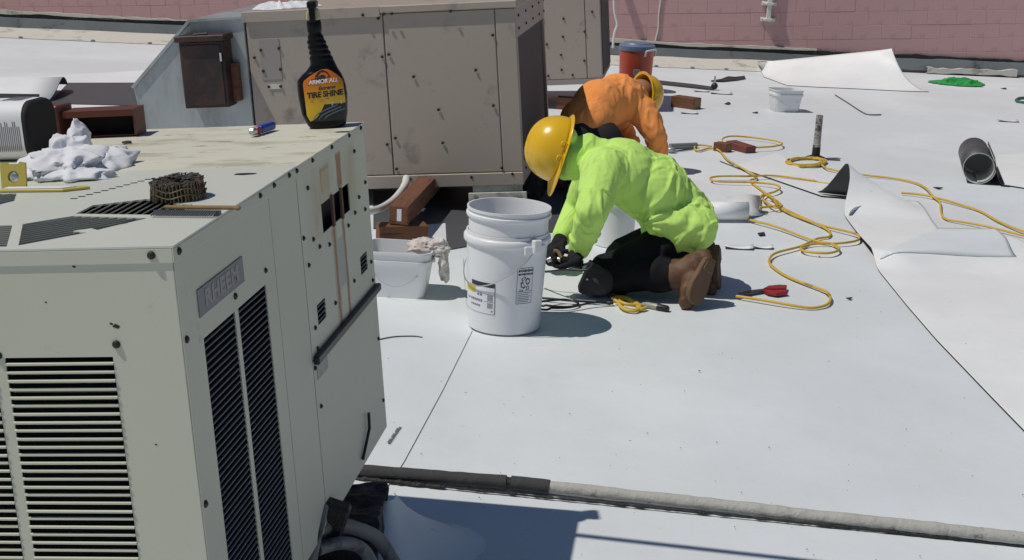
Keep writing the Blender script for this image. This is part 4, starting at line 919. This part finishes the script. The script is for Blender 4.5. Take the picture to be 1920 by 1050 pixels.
# ================================================================ standpipe, cooler, oddments
p = G(1529, 297); sp_ = thing('standpipe', 'weathered upright vent pipe with a black tarred foot by the coil', 'pipe', p)
k = NT('weathered_pipe'); ax = k.axes(); c = k.mix(k.ramp(k.noise(26, 7, .7), .5, .58), (.36, .35, .33), (.06, .055, .05)); c = k.mix(k.ramp(k.math('ADD', ax[2], k.math('MULTIPLY', k.noise(30), .03)), .085, .092, 1, 0), c, (.015, .014, .014))
k.col(c); k.b.inputs['Roughness'].default_value = .7
MB().lathe([(.0, .0), (.0255, .0), (.0245, .09), (.0225, .092), (.0215, .268), (.0218, .272), (.0175, .272), (.0175, .2), (0, .2)], 24).build('pipe', k.m, sp_, 40)
b = MB(); b.lathe([(.07, .001), (.06, .008), (.03, .02), (.0, .022)], 20); b.build('tar_collar', M['bitumen'], sp_, 40)
p = G(1182, 150); cl = thing('water_cooler', 'round red water cooler with a blue lid behind the orange worker', 'cooler', (p.x-.02, p.y-.75, 0))
MB().lathe([(0, 0), (.125, 0), (.13, .01), (.142, .30), (.145, .345), (.138, .345), (0, .345)], 40).build('body', M['cooler_red'], cl, 40)
MB().lathe([(.15, .335), (.152, .345), (.150, .375), (.140, .385), (.12, .388), (.11, .40), (.0, .403)], 40).build('lid', M['cooler_blue'], cl, 40)
MB().tube(spline([(.06, -.150, .30), (.062, -.158, .33), (.07, -.157, .345), (.12, -.12, .352), (.15, -.05, .35), (.155, .01, .33), (.152, .03, .29)], 5), .0075, 8).build('handle', M['white_hose'], cl, 50)
MB().box(-.03, .025, -.143, -.13, .14, .19).build('spigot_label', M['flash'], cl, bevel=.003)
rag('green_cloth', G(1795, 158)+Vector((0, 0, .006)), .26, .20, .085, 14, M['green_net'], 'bright green crumpled cloth on the roof in front of the back wall', 'cloth', sharp=1.2)
tag(MB().tube(spline([G(1905, 188, .012), G(1912, 184, .012), G(1935, 184, .012), G(1950, 189, .012), G(1925, 192, .012), G(1906, 190, .012)], 5), .012, 7).build('green_hoop', pm('dull_green', (.05, .14, .10), .5), None, 50), 'dull green hoop of hose at the right edge of the roof', 'hose')
def flatobj(name, px, z, th, mat, label, cat, group=None, curl=0):
    b = MB(); b.prism([P(*q) for q in px], z, z+th, XY); o = b.build(name, mat); return tag(o, label, cat, group)
flatobj('black_patch', [(1333, 154), (1352, 151), (1365, 146), (1378, 147), (1396, 145), (1397, 149), (1380, 152), (1355, 154.5)], .004, .012, M['black_rub'], 'black rubber patch flat on the roof before the back wall', 'patch')
br_ = thing('roller_bar', 'long dark bar with a small knob lying behind the orange worker', 'bar')
flat([(1216, 153), (1245, 156), (1300, 162), (1336, 167), (1336, 170), (1300, 166), (1245, 160), (1216, 157)], .006, .022, 'bar', M['dark_steel'], br_)
v = G(1339, 169); MB().ball((v.x, v.y, .035), .03, 12, 8).build('knob', M['black_rub'], br_, 60); MB().tube([(v.x, v.y, .03), (v.x, v.y, .12)], .008, 8).build('pin', M['steel'], br_)
hb = thing('metal_tube_tool', 'grey metal tube tool lying right of the orange worker arm', 'tool')
p, q = G(1256, 274, .02), G(1306, 272, .02); MB().tube([p, q], .017, 12).build('tube', M['flash'], hb, 50); MB().ball(G(1258, 281, .02), (.03, .025, .02), 14, 8).build('clear_cap', M['galv'], hb, 60)
MB().tube([G(1262, 284, .008), G(1300, 279, .008)], .005, 6).build('rod', M['dark_steel'], hb)
# white offcuts behind the green worker
rows = []; e0, e1 = G(1322, 419), G(1399, 419)
for i in range(24):
    a = math.radians(-70+300*i/23); rows.append([Vector((e.x+.012*j, e.y+.05+.045*math.cos(a)*-1, .052+.045*math.sin(a))) for j, e in enumerate((e0, e1))])
tag(solid(grid(rows, 'rolled_offcut', [M['roof2'], M['roof2']], 80), .004), 'short rolled white membrane offcut behind the green worker', 'scrap', 'membrane scraps')
rows = [[G(1362, 369, .05), G(1398, 363, .07), G(1426, 367, .02)], [G(1362, 385, .03), G(1400, 384, .05), G(1428, 392, .008)], [G(1376, 402, .02), G(1404, 405, .02), G(1430, 402, .008)]]
tag(solid(grid(rows, 'bent_offcut', [M['roof2'], M['roof2']], 80), .004), 'bent white membrane offcut beside the rolled one', 'scrap', 'membrane scraps')
flatobj('dark_tool', [(1398, 397), (1408, 398), (1440, 403), (1412, 404), (1399, 408)], .006, .012, M['dark_steel'], 'thin dark trowel beside the white offcuts', 'tool')
rnd = random.Random(5)
sc_ = [((1292, 213), .05, 'white membrane scrap just below the lone timber block'), ((1315, 172), .05, 'white membrane scrap beside the bar knob'), ((1352, 176), .07, 'thin white scrap right of the bar knob'), ((1890, 228), .06, 'white scrap near the right edge of the roof'), ((1385, 466), .05, 'white flake between the boots and cord loop'), ((1430, 466), .035, 'narrow white flake left of the cord loop')]
for (px, s_, lb_) in sc_:
    c = G(*px); rz = rnd.uniform(-.4, .4); rows = []
    for i in range(7):
        u = -1+2*i/6; rows.append([c+Vector((u*s_*1.3+.1*s_*v, v*s_*.6, .007+.007*abs(u)**2.2+.003*v*u)) for v in (-1, 0, 1)])
    tag(solid(grid(rows, 'membrane_scrap', [M['roof2'], M['slate_under']], 80), .003), lb_, 'scrap', 'membrane scraps')
for (px, lb_) in [([(1358, 196), (1366, 193), (1370, 195), (1366, 197)], 'small black chip in front of the black patch'), ([(1410, 213), (1420, 211), (1421, 213)], 'small dark chip left of the far pail'), ([(1584, 690-0), (1596, 562), (1588, 561)], None), ([(1749, 353), (1768, 354), (1760, 356)], 'thin dark sliver between roll and yellow cord'), ([(1715, 388), (1720, 386), (1717, 393)], 'tiny black tear beside the curled corner'), ([(1420, 440), (1433, 438), (1434, 443), (1424, 444)], 'small printed tag flat behind the boots'), ([(1876, 167), (1886, 166), (1887, 168)], 'small dark chip right of the green cloth'), ([(1586, 562), (1598, 561), (1594, 564)], 'small dark chip right of the cord bend')]:
    if lb_: flatobj('debris_chip', px, .005, .004, M['ink'], lb_, 'chip', 'bits of debris')
def crease(px, label, r=.0022): return tag(MB().tube(spline([G(x, y, .006) for x, y in px], 5), r, 5).build('cut_and_shadow_strip', M['slate_under'], None), label, 'strip', 'thin cut strips')
crease([(1566, 178), (1590, 193), (1618, 211), (1632, 215), (1652, 215)], 'thin dark cut strip on the roof below the curled sheet', .005)
crease([(712, 636), (740, 631), (775, 630), (792, 632)], 'thin curved dark thread left of the tall bucket')
crease([(1350, 302), (1368, 309), (1386, 316)], 'thin dark thread by the yellow cord above the offcut', .003)
crease([(1530, 298), (1556, 299), (1575, 300)], 'thin dark strip painting the cast shadow of the standpipe', .006)  # dark strip laid as the standpipe's cast shadow
# printed marks along the seam, too small to read
pr_ = thing('printed_marks', 'tiny row of printed marks on the membrane beside the near unit', 'print')
a, c = G(732, 832, .0055), G(754, 800, .0055); d = (c-a); nn = Vector((d.y, -d.x, 0)).normalized()
for i in range(13):
    t = i/13; p = a+d*t; MB().box(0, d.length*.045, 0, .012*(1 if i % 4 else .7), 0, .0006, Matrix.Translation(p) @ Matrix.Rotation(math.atan2(d.y, d.x), 4, 'Z')).build('mark', M['grey_ink'], pr_)
# grit scattered over the membrane: too many to count
b = MB(); rnd = random.Random(3)
for i in range(230):
    x = rnd.uniform(560, 1920); y = 200+850*rnd.random()**1.0; p = G(x, y, .0055); s_ = rnd.uniform(.0009, .0026)*(1 if rnd.random() < .93 else 2)
    a = rnd.uniform(0, 6.28); b.prism([(p.x+s_*math.cos(a+q)*rnd.uniform(.4, 1.2), p.y+s_*math.sin(a+q)*rnd.uniform(.4, 1.2)) for q in (0, 1.6, 3.1, 4.6)], p.z, p.z+s_*.5, XY)
o = b.build('roof_grit', pm('grey_grit', (.08, .08, .075), .9, var=.5, vs=30)); tag(o, 'dark grit and crumbs scattered over the white membrane', 'grit', kind='stuff')
# ================================================================ PEOPLE
def remesh(mb, voxel, smooth_it=4, disp=None, cut=None):
    o = bpy.data.objects.new('tmp', mb.mesh('tmp', M['paint'])); COL.objects.link(o)
    r = o.modifiers.new('r', 'REMESH'); r.mode = 'VOXEL'; r.voxel_size = voxel
    s_ = o.modifiers.new('s', 'SMOOTH'); s_.iterations = smooth_it; s_.factor = .5
    bpy.context.view_layer.update(); dg = bpy.context.evaluated_depsgraph_get(); me = bpy.data.meshes.new_from_object(o.evaluated_get(dg)); bpy.data.objects.remove(o)
    if disp:
        bm = bmesh.new(); bm.from_mesh(me); bm.normal_update()
        for v in bm.verts: v.co += v.normal*disp(v.co, v.normal)
        if cut:
            for (co, no) in cut:
                bmesh.ops.bisect_plane(bm, geom=bm.verts[:]+bm.edges[:]+bm.faces[:], plane_co=co, plane_no=no, clear_outer=True)
        bm.to_mesh(me); bm.free()
    return me
def put(name, me, mat, parent):
    me.materials.clear(); me.materials.append(mat); me.polygons.foreach_set('use_smooth', [True]*len(me.polygons)); me.update()
    o = bpy.data.objects.new(name, me); COL.objects.link(o); o.parent = parent; return o
def ridges(p, axis, freq, seed, warp=.5):
    # cloth folds: ridged noise squeezed across the fold direction
    a = Vector(axis).normalized(); along = p.dot(a); q = p-a*along
    s = Vector((q.x, q.y, q.z))*freq+a*along*freq*.13
    s += Vector((fn3(p, 4, seed), fn3(p, 4, seed+1), fn3(p, 4, seed+2)))*warp
    r = noise.noise(s+Vector((seed*3.7, 0, 0)))
    return math.exp(-(r/.17)**2)
def chain(mb, pts, rs):
    for i in range(len(pts)-1): mb.cone(pts[i], pts[i+1], rs[i], rs[i+1])
    return mb
def fabric(name, c, **kw): return pm(name, c, .85, var=.05, vs=7, bump=.15, bs=240, bd=.001, spec=.15, **kw)
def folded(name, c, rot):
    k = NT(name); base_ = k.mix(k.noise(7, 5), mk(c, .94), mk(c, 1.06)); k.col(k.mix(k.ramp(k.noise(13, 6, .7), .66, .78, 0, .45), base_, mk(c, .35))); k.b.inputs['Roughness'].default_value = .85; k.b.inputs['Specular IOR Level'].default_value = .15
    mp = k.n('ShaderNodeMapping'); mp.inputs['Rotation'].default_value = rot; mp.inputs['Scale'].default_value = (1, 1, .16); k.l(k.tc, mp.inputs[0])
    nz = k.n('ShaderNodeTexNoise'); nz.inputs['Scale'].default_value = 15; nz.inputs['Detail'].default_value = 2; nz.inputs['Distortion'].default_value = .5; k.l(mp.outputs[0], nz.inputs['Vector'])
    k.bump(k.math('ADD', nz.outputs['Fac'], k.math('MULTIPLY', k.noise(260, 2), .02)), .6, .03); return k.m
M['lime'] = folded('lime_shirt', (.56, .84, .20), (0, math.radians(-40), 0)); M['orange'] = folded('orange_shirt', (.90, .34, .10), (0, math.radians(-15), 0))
M['trouser'] = fabric('black_trousers', (.012, .012, .015)); M['trouser2'] = fabric('dark_grey_trousers', (.03, .028, .03))
M['glove'] = fabric('black_glove', (.02, .02, .023)); M['skin'] = pm('skin', (.32, .17, .11), .55, var=.06)
M['boot'] = pm('brown_leather', (.125, .058, .028), .65, var=.3, vs=22, dirt=(.055, .028, .016), da=.58, ds=14, bump=.4, bs=60)
M['sole'] = pm('dusty_brown_sole', (.15, .088, .05), .8, var=.3, vs=24, dirt=(.07, .04, .025), da=.58, ds=12, bump=.5, bs=50)
M['pad'] = pm('grey_knee_pad', (.03, .03, .033), .85, var=.2, vs=20)
def hard_hat(parent, c, crown, front, r=.118):
    crown = Vector(crown).normalized(); front = Vector(front); front = (front-crown*front.dot(crown)).normalized(); side = crown.cross(front)
    R_ = Matrix(((front.x, side.x, crown.x, c.x), (front.y, side.y, crown.y, c.y), (front.z, side.z, crown.z, c.z), (0, 0, 0, 1)))
    b = MB(); vs = []; fs = []; nu, nv = 48, 16
    for i in range(nv+1):
        t = math.pi/2*i/nv
        for j in range(nu):
            a = 2*math.pi*j/nu; rr_ = math.cos(t)**.85 if i < nv else 0; z = r*1.12*math.sin(t)
            ridge = .0065*math.exp(-(math.sin(a)*rr_/.10)**2)*math.sin(t)**.5 + .0025*math.exp(-((abs(math.sin(a)*rr_)-.33)/.07)**2)*math.sin(t)
            vs.append(R_ @ Vector((r*1.10*rr_*math.cos(a)*(1+ridge*3), r*.96*rr_*math.sin(a), z+ridge)))
    for i in range(nv):
        for j in range(nu): j2 = (j+1) % nu; fs.append((i*nu+j, i*nu+j2, (i+1)*nu+j2, (i+1)*nu+j))
    b.add(vs, fs); hat = b.build('hard_hat', M['hat'], parent, 60); s_ = hat.modifiers.new('s', 'SOLIDIFY'); s_.thickness = .003; s_.offset = -1
    b = MB(); vs = []; fs = []
    for k_, (g_, z) in enumerate(((0, .002), (.6, -.001), (1, -.004), (1.04, -.007), (0, -.006))):
        for j in range(nu):
            a = 2*math.pi*j/nu; vis = .016+.038*max(0, math.cos(a))**2.5
            vs.append(R_ @ Vector(((r*1.10+vis*g_)*math.cos(a), (r*.96+vis*.8*g_)*math.sin(a), z-.010*max(0, math.cos(a))**2*g_)))
    for k_ in range(4):
        for j in range(nu): j2 = (j+1) % nu; fs.append((k_*nu+j, k_*nu+j2, (k_+1)*nu+j2, (k_+1)*nu+j))
    b.add(vs, fs); b.build('brim', M['hat'], hat, 60)
    for s2 in (-1, 1):
        for dx in (-.025, .03):
            MB().tube(spline([R_ @ Vector((dx-.012, s2*r*1.0, .006)), R_ @ Vector((dx-.008, s2*r*1.03, .022)), R_ @ Vector((dx+.008, s2*r*1.03, .022)), R_ @ Vector((dx+.012, s2*r*1.0, .006))], 4), .003, 6).build('slot_clip', M['hat'], hat, 60)
    return hat, R_
# ---------------------------------------------------------------- worker in lime shirt
W1 = thing('person', 'kneeling worker in lime green long sleeve shirt, black trousers and yellow hard hat', 'person', (.55, 5.35, 0))
def rel(v): return Vector(v)-Vector((.55, 5.35, 0))
J = lambda px, py, y: rel(onY(px, py, y))
pel = J(1272, 408, 5.42); chest = J(1165, 322, 5.40); mid = J(1222, 352, 5.41); neck = J(1098, 288, 5.40); head = J(1056, 282, 5.40)
shL, elL, wrL = J(1130, 318, 5.23), J(1112, 396, 5.10), J(1086, 466, 5.22)
shR, elR, wrR = J(1122, 312, 5.58), J(1085, 385, 5.72), J(1056, 440, 5.62)
hipL, knL, anL = J(1272, 452, 5.34), J(1132, 516, 5.26), J(1268, 514, 5.20)
hipR, knR, anR = J(1285, 440, 5.52), J(1172, 490, 5.60), J(1322, 492, 5.42)
knL.z = .075; anL.z = max(anL.z, .095); knR.z = .075; anR.z = max(anR.z, .10)
# body under the clothes
b = MB(); chain(b, [pel, mid, chest, neck, head], [.115, .10, .115, .05, .085]); chain(b, [shL, elL, wrL], [.045, .034, .026]); chain(b, [shR, elR, wrR], [.045, .034, .026]); chain(b, [hipL, knL, anL], [.065, .045, .035]); chain(b, [hipR, knR, anR], [.065, .045, .035]); chain(b, [chest, shL], [.08, .045]); chain(b, [chest, shR], [.08, .045])
put('body', remesh(b, .012, 4), M['skin'], W1)
# shirt
b = MB(); b.ball(pel+Vector((.004, 0, -.022)), (.150, .190, .135), 28, 18); b.ball(J(1288, 428, 5.4), (.11, .175, .085), 28, 18); b.ball(mid, (.145, .178, .135), 28, 18); b.ball(chest, (.14, .185, .130), 28, 18)
chain(b, [J(1235, 408, 5.30), J(1305, 428, 5.31)], [.07, .088]); chain(b, [pel, mid, chest], [.135, .130, .128]); chain(b, [chest, neck], [.115, .075]); chain(b, [shR, shL], [.085, .082]); chain(b, [chest, shL], [.11, .082]); chain(b, [chest, shR], [.11, .085])
chain(b, [shL, shL.lerp(elL, .5), elL, elL.lerp(wrL, .6), wrL], [.083, .073, .064, .054, .046]); chain(b, [shR, elR, wrR], [.08, .06, .045])
hood = J(1076, 298, 5.385); b.ball(hood, (.062, .095, .085), 24, 14); b.ball(J(1068, 254, 5.37), (.028, .06, .03), 16, 10); chain(b, [neck, hood], [.08, .07]); chain(b, [hood, J(1060, 322, 5.38)], [.06, .035])
hemdir = Vector((.55, 0, -.84)); hem_c = J(1275, 452, 5.4)
arm_ax = (elL-shL).normalized()
def dsh(p, n):
    dA = min((p-shL.lerp(elL, t)).length for t in (0, .25, .5, .75, 1)); dF = min((p-elL.lerp(wrL, t)).length for t in (0, .5, 1))
    z = 0
    t_ = (p-neck).dot((pel-neck).normalized())/(pel-neck).length
    if dF < .09: z += .008*ridges(p, Vector((0, 1, .35)), 20, 5)-.003
    elif dA < .11: z += .006*ridges(p, arm_ax+Vector((.2, .3, 0)), 18, 8)-.002
    else:
        k1 = min(1, max(0, (t_-.30)/.35)); fold_dir = Vector((-.62, -.2, -.75))
        z += (.0015+.0070*k1)*ridges(p, fold_dir, 15, 2, .7)+.0026*k1*ridges(p, Vector((-.8, 0, -.5)), 27, 12, .6)-.004*k1
        dw = (p-J(1215, 420, 5.25)).length; z += .006*max(0, 1-dw/.16)*math.sin(60*math.atan2(p.z-J(1205, 420, 5.25).z, p.x-J(1205, 420, 5.25).x)*.22)
    return z+.0035*fn3(p, 9, 4)
me = remesh(b, .006, 4, dsh)
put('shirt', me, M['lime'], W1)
# dark neck gaiter between hat and hood, trousers
b = MB(); chain(b, [J(1050, 276, 5.42), J(1084, 262, 5.42)], [.085, .052]); put('neck_gaiter', remesh(b, .009, 3), M['glove'], W1)
b = MB(); b.ball(pel+Vector((-.01, 0, -.05)), (.112, .15, .10), 24, 16); chain(b, [hipL, hipL.lerp(knL, .5), knL, knL.lerp(anL, .4), anL], [.078, .084, .075, .072, .06]); chain(b, [hipR, hipR.lerp(knR, .5), knR, knR.lerp(anR, .4), anR], [.08, .085, .072, .072, .06])
put('trousers', remesh(b, .009, 4, lambda p, n: .012*ridges(p, Vector((.2, 1, .4)), 8, 31)-.004), M['trouser'], W1)
b = MB(); c = knL+Vector((-.045, -.045, -.005)); b.box(-.038, .02, -.045, .05, -.06, .06, Matrix.Translation(c) @ Matrix.Rotation(.35, 4, 'Y')); b.ball(c+Vector((.03, -.02, -.005)), (.06, .04, .055), 16, 10); put('knee_pad', remesh(b, .006, 9), M['pad'], W1)
b = MB(); c = knR+Vector((-.04, -.03, -.005)); b.ball(c, (.05, .05, .068), 20, 14); put('knee_pad', remesh(b, .007, 4), M['pad'], W1)
MB().ball(knL+Vector((-.068, -.085, .005)), (.010, .006, .010), 10, 6).build('pad_rivet', M['steel'], W1, 60)
# boots: toe on the roof, heel up, soles turned to the right
def boot(toe, heel, ankle, sole_n, name='boot'):
    toe, heel, ankle = Vector(toe), Vector(heel), Vector(ankle); L = (heel-toe); ax = L.normalized(); sn = Vector(sole_n); sn = (sn-ax*sn.dot(ax)).normalized(); sd = ax.cross(sn); l = L.length
    prof_ = [(0, .030), (.06, .040), (.2, .047), (.38, .046), (.55, .037), (.75, .034), (.92, .033), (1, .026)]
    def hw(t):
        for i in range(len(prof_)-1):
            if prof_[i][0] <= t <= prof_[i+1][0]: u = (t-prof_[i][0])/(prof_[i+1][0]-prof_[i][0]); return prof_[i][1]*(1-u)+prof_[i+1][1]*u
        return .03
    b = MB(); up = -sn
    for i in range(9):
        t = .07+.86*i/8; h = .042+.028*min(1, t*1.6); b.ball(toe+L*t+up*(h*.50+.004), tuple(abs(x) for x in (.05, .05, .05)), 14, 9, Matrix((sd*hw(t)*20*1.0, up*h*20*.6, ax*.045*20)).transposed())
    chain(b, [toe+L*.80+up*.05, ankle.lerp(toe+L*.80, .25), ankle], [.05, .054, .060])
    bo = put(name, remesh(b, .006, 3, lambda p, n: .003*ridges(p, sd, 22, 6)), M['boot'], W1)
    b = MB(); n = 40; pts = []
    for i in range(n):
        a = 2*math.pi*i/n; t = .5-.5*math.cos(a); pts.append((t*1.03-.015, math.copysign(1, math.sin(a))*(hw(t)+.004)*min(1, abs(math.sin(a))**.45)))
    b.prism(pts, 0, 1, lambda u, v, d: toe+L*u+sd*v+sn*(-.012+.022*d)); b.build('sole', M['sole'], bo, 40, bevel=.004, segs=2)
    b = MB()
    b.prism([(.70, -.03), (.99, -.024), (1.0, 0), (.99, .024), (.70, .03)], 0, 1, lambda u, v, d: toe+L*u+sd*v+sn*(.008+.008*d)); b.build('heel_block', M['sole'], bo, bevel=.004)
    for q in range(4):
        c = ankle.lerp(toe+L*.5+up*.1, .15+.2*q); b = MB(); b.tube(spline([c+sd*.03+up*.028, c+up*.055, c-sd*.03+up*.028], 4), .0025, 6); b.build('lace', pm('tan_lace', (.28, .19, .09), .7), bo)
    return bo
boot(J(1297, 568, 5.08), J(1332, 484, 5.15), anL, (.66, -.74, .12))
boot(J(1345, 540, 5.33), J(1343, 462, 5.44), anR, (.93, -.32, .10))
hard_hat(W1, J(1050, 281, 5.40), (-.93, -.10, .28), (-.30, -.15, -1))
b = MB(); b.ball(J(1035, 285, 5.4), .085, 20, 12); b.build('hat_shade_ball', M['glove'], W1, 60)  # black ball paints the shade inside the hat
# gloves with fingers closed round the tool
def hand(wr, palm, dirn, across, name, W, grip=.9, mat='glove'):
    wr, palm = Vector(wr), Vector(palm); d = Vector(dirn).normalized(); ac = Vector(across); ac = (ac-d*ac.dot(d)).normalized(); nm = d.cross(ac); b = MB()
    chain(b, [wr, palm], [.030, .030])
    for s_ in (-.028, -.01, .010, .028): chain(b, [palm+ac*s_*.7-d*.02, palm+d*.045+ac*s_], [.016, .0125])
    for s_, l in ((-.030, .85), (-.0105, 1.0), (.0105, .95), (.030, .75)):
        k0 = palm+d*.047+ac*s_; k1 = k0+(d*math.cos(grip*.6)+nm*math.sin(grip*.6))*.034*l; k2 = k1+(d*math.cos(grip*1.7)+nm*math.sin(grip*1.7))*.026*l; k3 = k2+(d*math.cos(grip*2.6)+nm*math.sin(grip*2.6))*.020*l
        chain(b, [k0, k1, k2, k3], [.0105, .0098, .009, .008])
    t0 = palm-d*.005-ac*.034; t1 = t0+(d*.6-ac*.6+nm*.5).normalized()*.034; t2 = t1+(d*.8+nm*.6+ac*.2).normalized()*.028; chain(b, [palm, t0, t1, t2], [.02, .014, .0115, .0095])
    return put(name, remesh(b, .0035, 2), M[mat], W)
pL = J(1076, 488, 5.17); pR = J(1046, 458, 5.56)
hand(wrL, pL, (-.85, .25, -.42), (.1, -1, .0), 'glove', W1, 1.0)
hand(wrR, pR, (-.75, -.35, -.5), (0, 1, .2), 'glove', W1, .9)
tl = thing('hand_welder', 'small dark hot air welder with a metal nozzle gripped by the lime shirted worker', 'tool', (0, 0, 0))
h0 = onY(1092, 497, 5.15); h1 = onY(1052, 488, 5.17); h2 = onY(1036, 484, 5.18)
MB().tube([h0, h0.lerp(h1, .5), h1], [.018, .020, .018], 14).build('barrel', M['black_plastic'], tl, 50); MB().tube([h1, h2, h2+Vector((-.02, 0, -.01))], [.013, .012, .009], 12).build('nozzle', M['steel'], tl, 50)
MB().tube(spline([h1+Vector((.0, -.01, .012)), onY(1046, 472, 5.17), onY(1038, 470, 5.17)], 5), .007, 8).build('roller_handle', M['timber_end'], tl, 50)
MB().tube(spline([h0, onY(1110, 493, 5.12), onY(1100, 506, 5.08)-Vector((0, 0, 0)), onY(1060, 506, 5.12), onY(1030, 509, 5.2), onY(1005, 510, 5.3)], 8), .0045, 8).build('cable', M['black_rub'], tl, 50)
sb = thing('bucket', 'white bucket behind the kneeling worker, seen between his arm and thigh', 'bucket', G(1152, 470)+Vector((0, .12, 0)), group='white round buckets')
MB().lathe([(0, 0), (.082, 0), (.088, .006), (.098, .19), (.106, .192), (.106, .205), (.099, .208), (.099, .225), (.094, .225), (.084, .01), (0, .008)], 48).build('shell', M['plastic'], sb, 40)
# ---------------------------------------------------------------- worker in orange shirt, seen from behind
W2 = thing('person', 'bent over worker in orange shirt and yellow hard hat beyond the green one', 'person', (.55, 7.6, 0))
O2 = Vector((.55, 7.6, 0)); J2 = lambda px, py, y: onY(px, py, y)-O2
pel = J2(1098, 236, 7.45); mid = J2(1122, 200, 7.56); chest = J2(1160, 186, 7.72); neck = J2(1190, 178, 7.86); head = J2(1200, 176, 7.95)
shR, elR, wrR = J2(1203, 208, 7.66), J2(1228, 250, 7.60), J2(1235, 292, 7.72); shL, elL, wrL = J2(1150, 178, 7.95), J2(1165, 240, 8.1), J2(1195, 290, 8.0)
hipL, knL, anL = J2(1075, 255, 7.5), J2(1110, 320, 7.85), J2(1060, 340, 7.4); hipR, knR, anR = J2(1128, 262, 7.4), J2(1170, 325, 7.6), J2(1120, 345, 7.2)
for q in (knL, knR): q.z = .075
for q in (anL, anR): q.z = .08
b = MB(); chain(b, [pel, mid, chest, neck, head], [.11, .10, .10, .05, .085]); chain(b, [shL, elL, wrL], [.045, .034, .026]); chain(b, [shR, elR, wrR], [.045, .034, .026]); chain(b, [hipL, knL, anL], [.065, .045, .035]); chain(b, [hipR, knR, anR], [.065, .045, .035]); chain(b, [chest, shL], [.08, .045]); chain(b, [chest, shR], [.08, .045])
put('body', remesh(b, .012, 4), M['skin'], W2)
b = MB(); b.ball(mid, (.145, .15, .145), 26, 16); b.ball(chest, (.145, .17, .135), 26, 16); b.ball(pel+Vector((.012, .02, .03)), (.152, .15, .125), 26, 16); chain(b, [mid, chest], [.14, .125]); chain(b, [chest, neck], [.11, .07]); chain(b, [chest, shR], [.11, .08]); chain(b, [chest, shL], [.11, .08])
chain(b, [shR, shR.lerp(elR, .5), elR, wrR], [.08, .072, .06, .046]); chain(b, [shL, elL, wrL], [.08, .06, .045])
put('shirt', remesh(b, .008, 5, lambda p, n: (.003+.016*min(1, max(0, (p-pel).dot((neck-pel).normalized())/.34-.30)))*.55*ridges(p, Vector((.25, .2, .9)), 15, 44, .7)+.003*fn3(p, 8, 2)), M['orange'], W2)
b = MB(); b.ball(pel+Vector((-.0, -.0, -.04)), (.142, .142, .125), 24, 14); chain(b, [hipL, knL, anL], [.11, .08, .06]); chain(b, [hipR, knR, anR], [.11, .08, .06]); put('trousers', remesh(b, .01, 4, lambda p, n: .01*ridges(p, Vector((.5, .5, .2)), 8, 51)), M['trouser2'], W2)
hard_hat(W2, head+Vector((.012, .0, -.01)), (.80, .45, -.05), (.2, .3, -1), .112)
hand(wrR, wrR+Vector((.005, .03, -.05)), (.0, .4, -.9), (1, 0, 0), 'glove', W2); hand(wrL, wrL+Vector((.005, .03, -.05)), (.0, .4, -.9), (1, 0, 0), 'glove', W2)
for an, kn in ((anL, knL), (anR, knR)):
    b = MB(); d = (an-kn).normalized(); d.z = 0; chain(b, [an, an+d*.09+Vector((0, 0, -.01))], [.055, .045]); b.ball(an+d*.10+Vector((0, 0, -.035)), (.05, .05, .045), 14, 8); put('boot', remesh(b, .009, 3), M['boot'], W2)
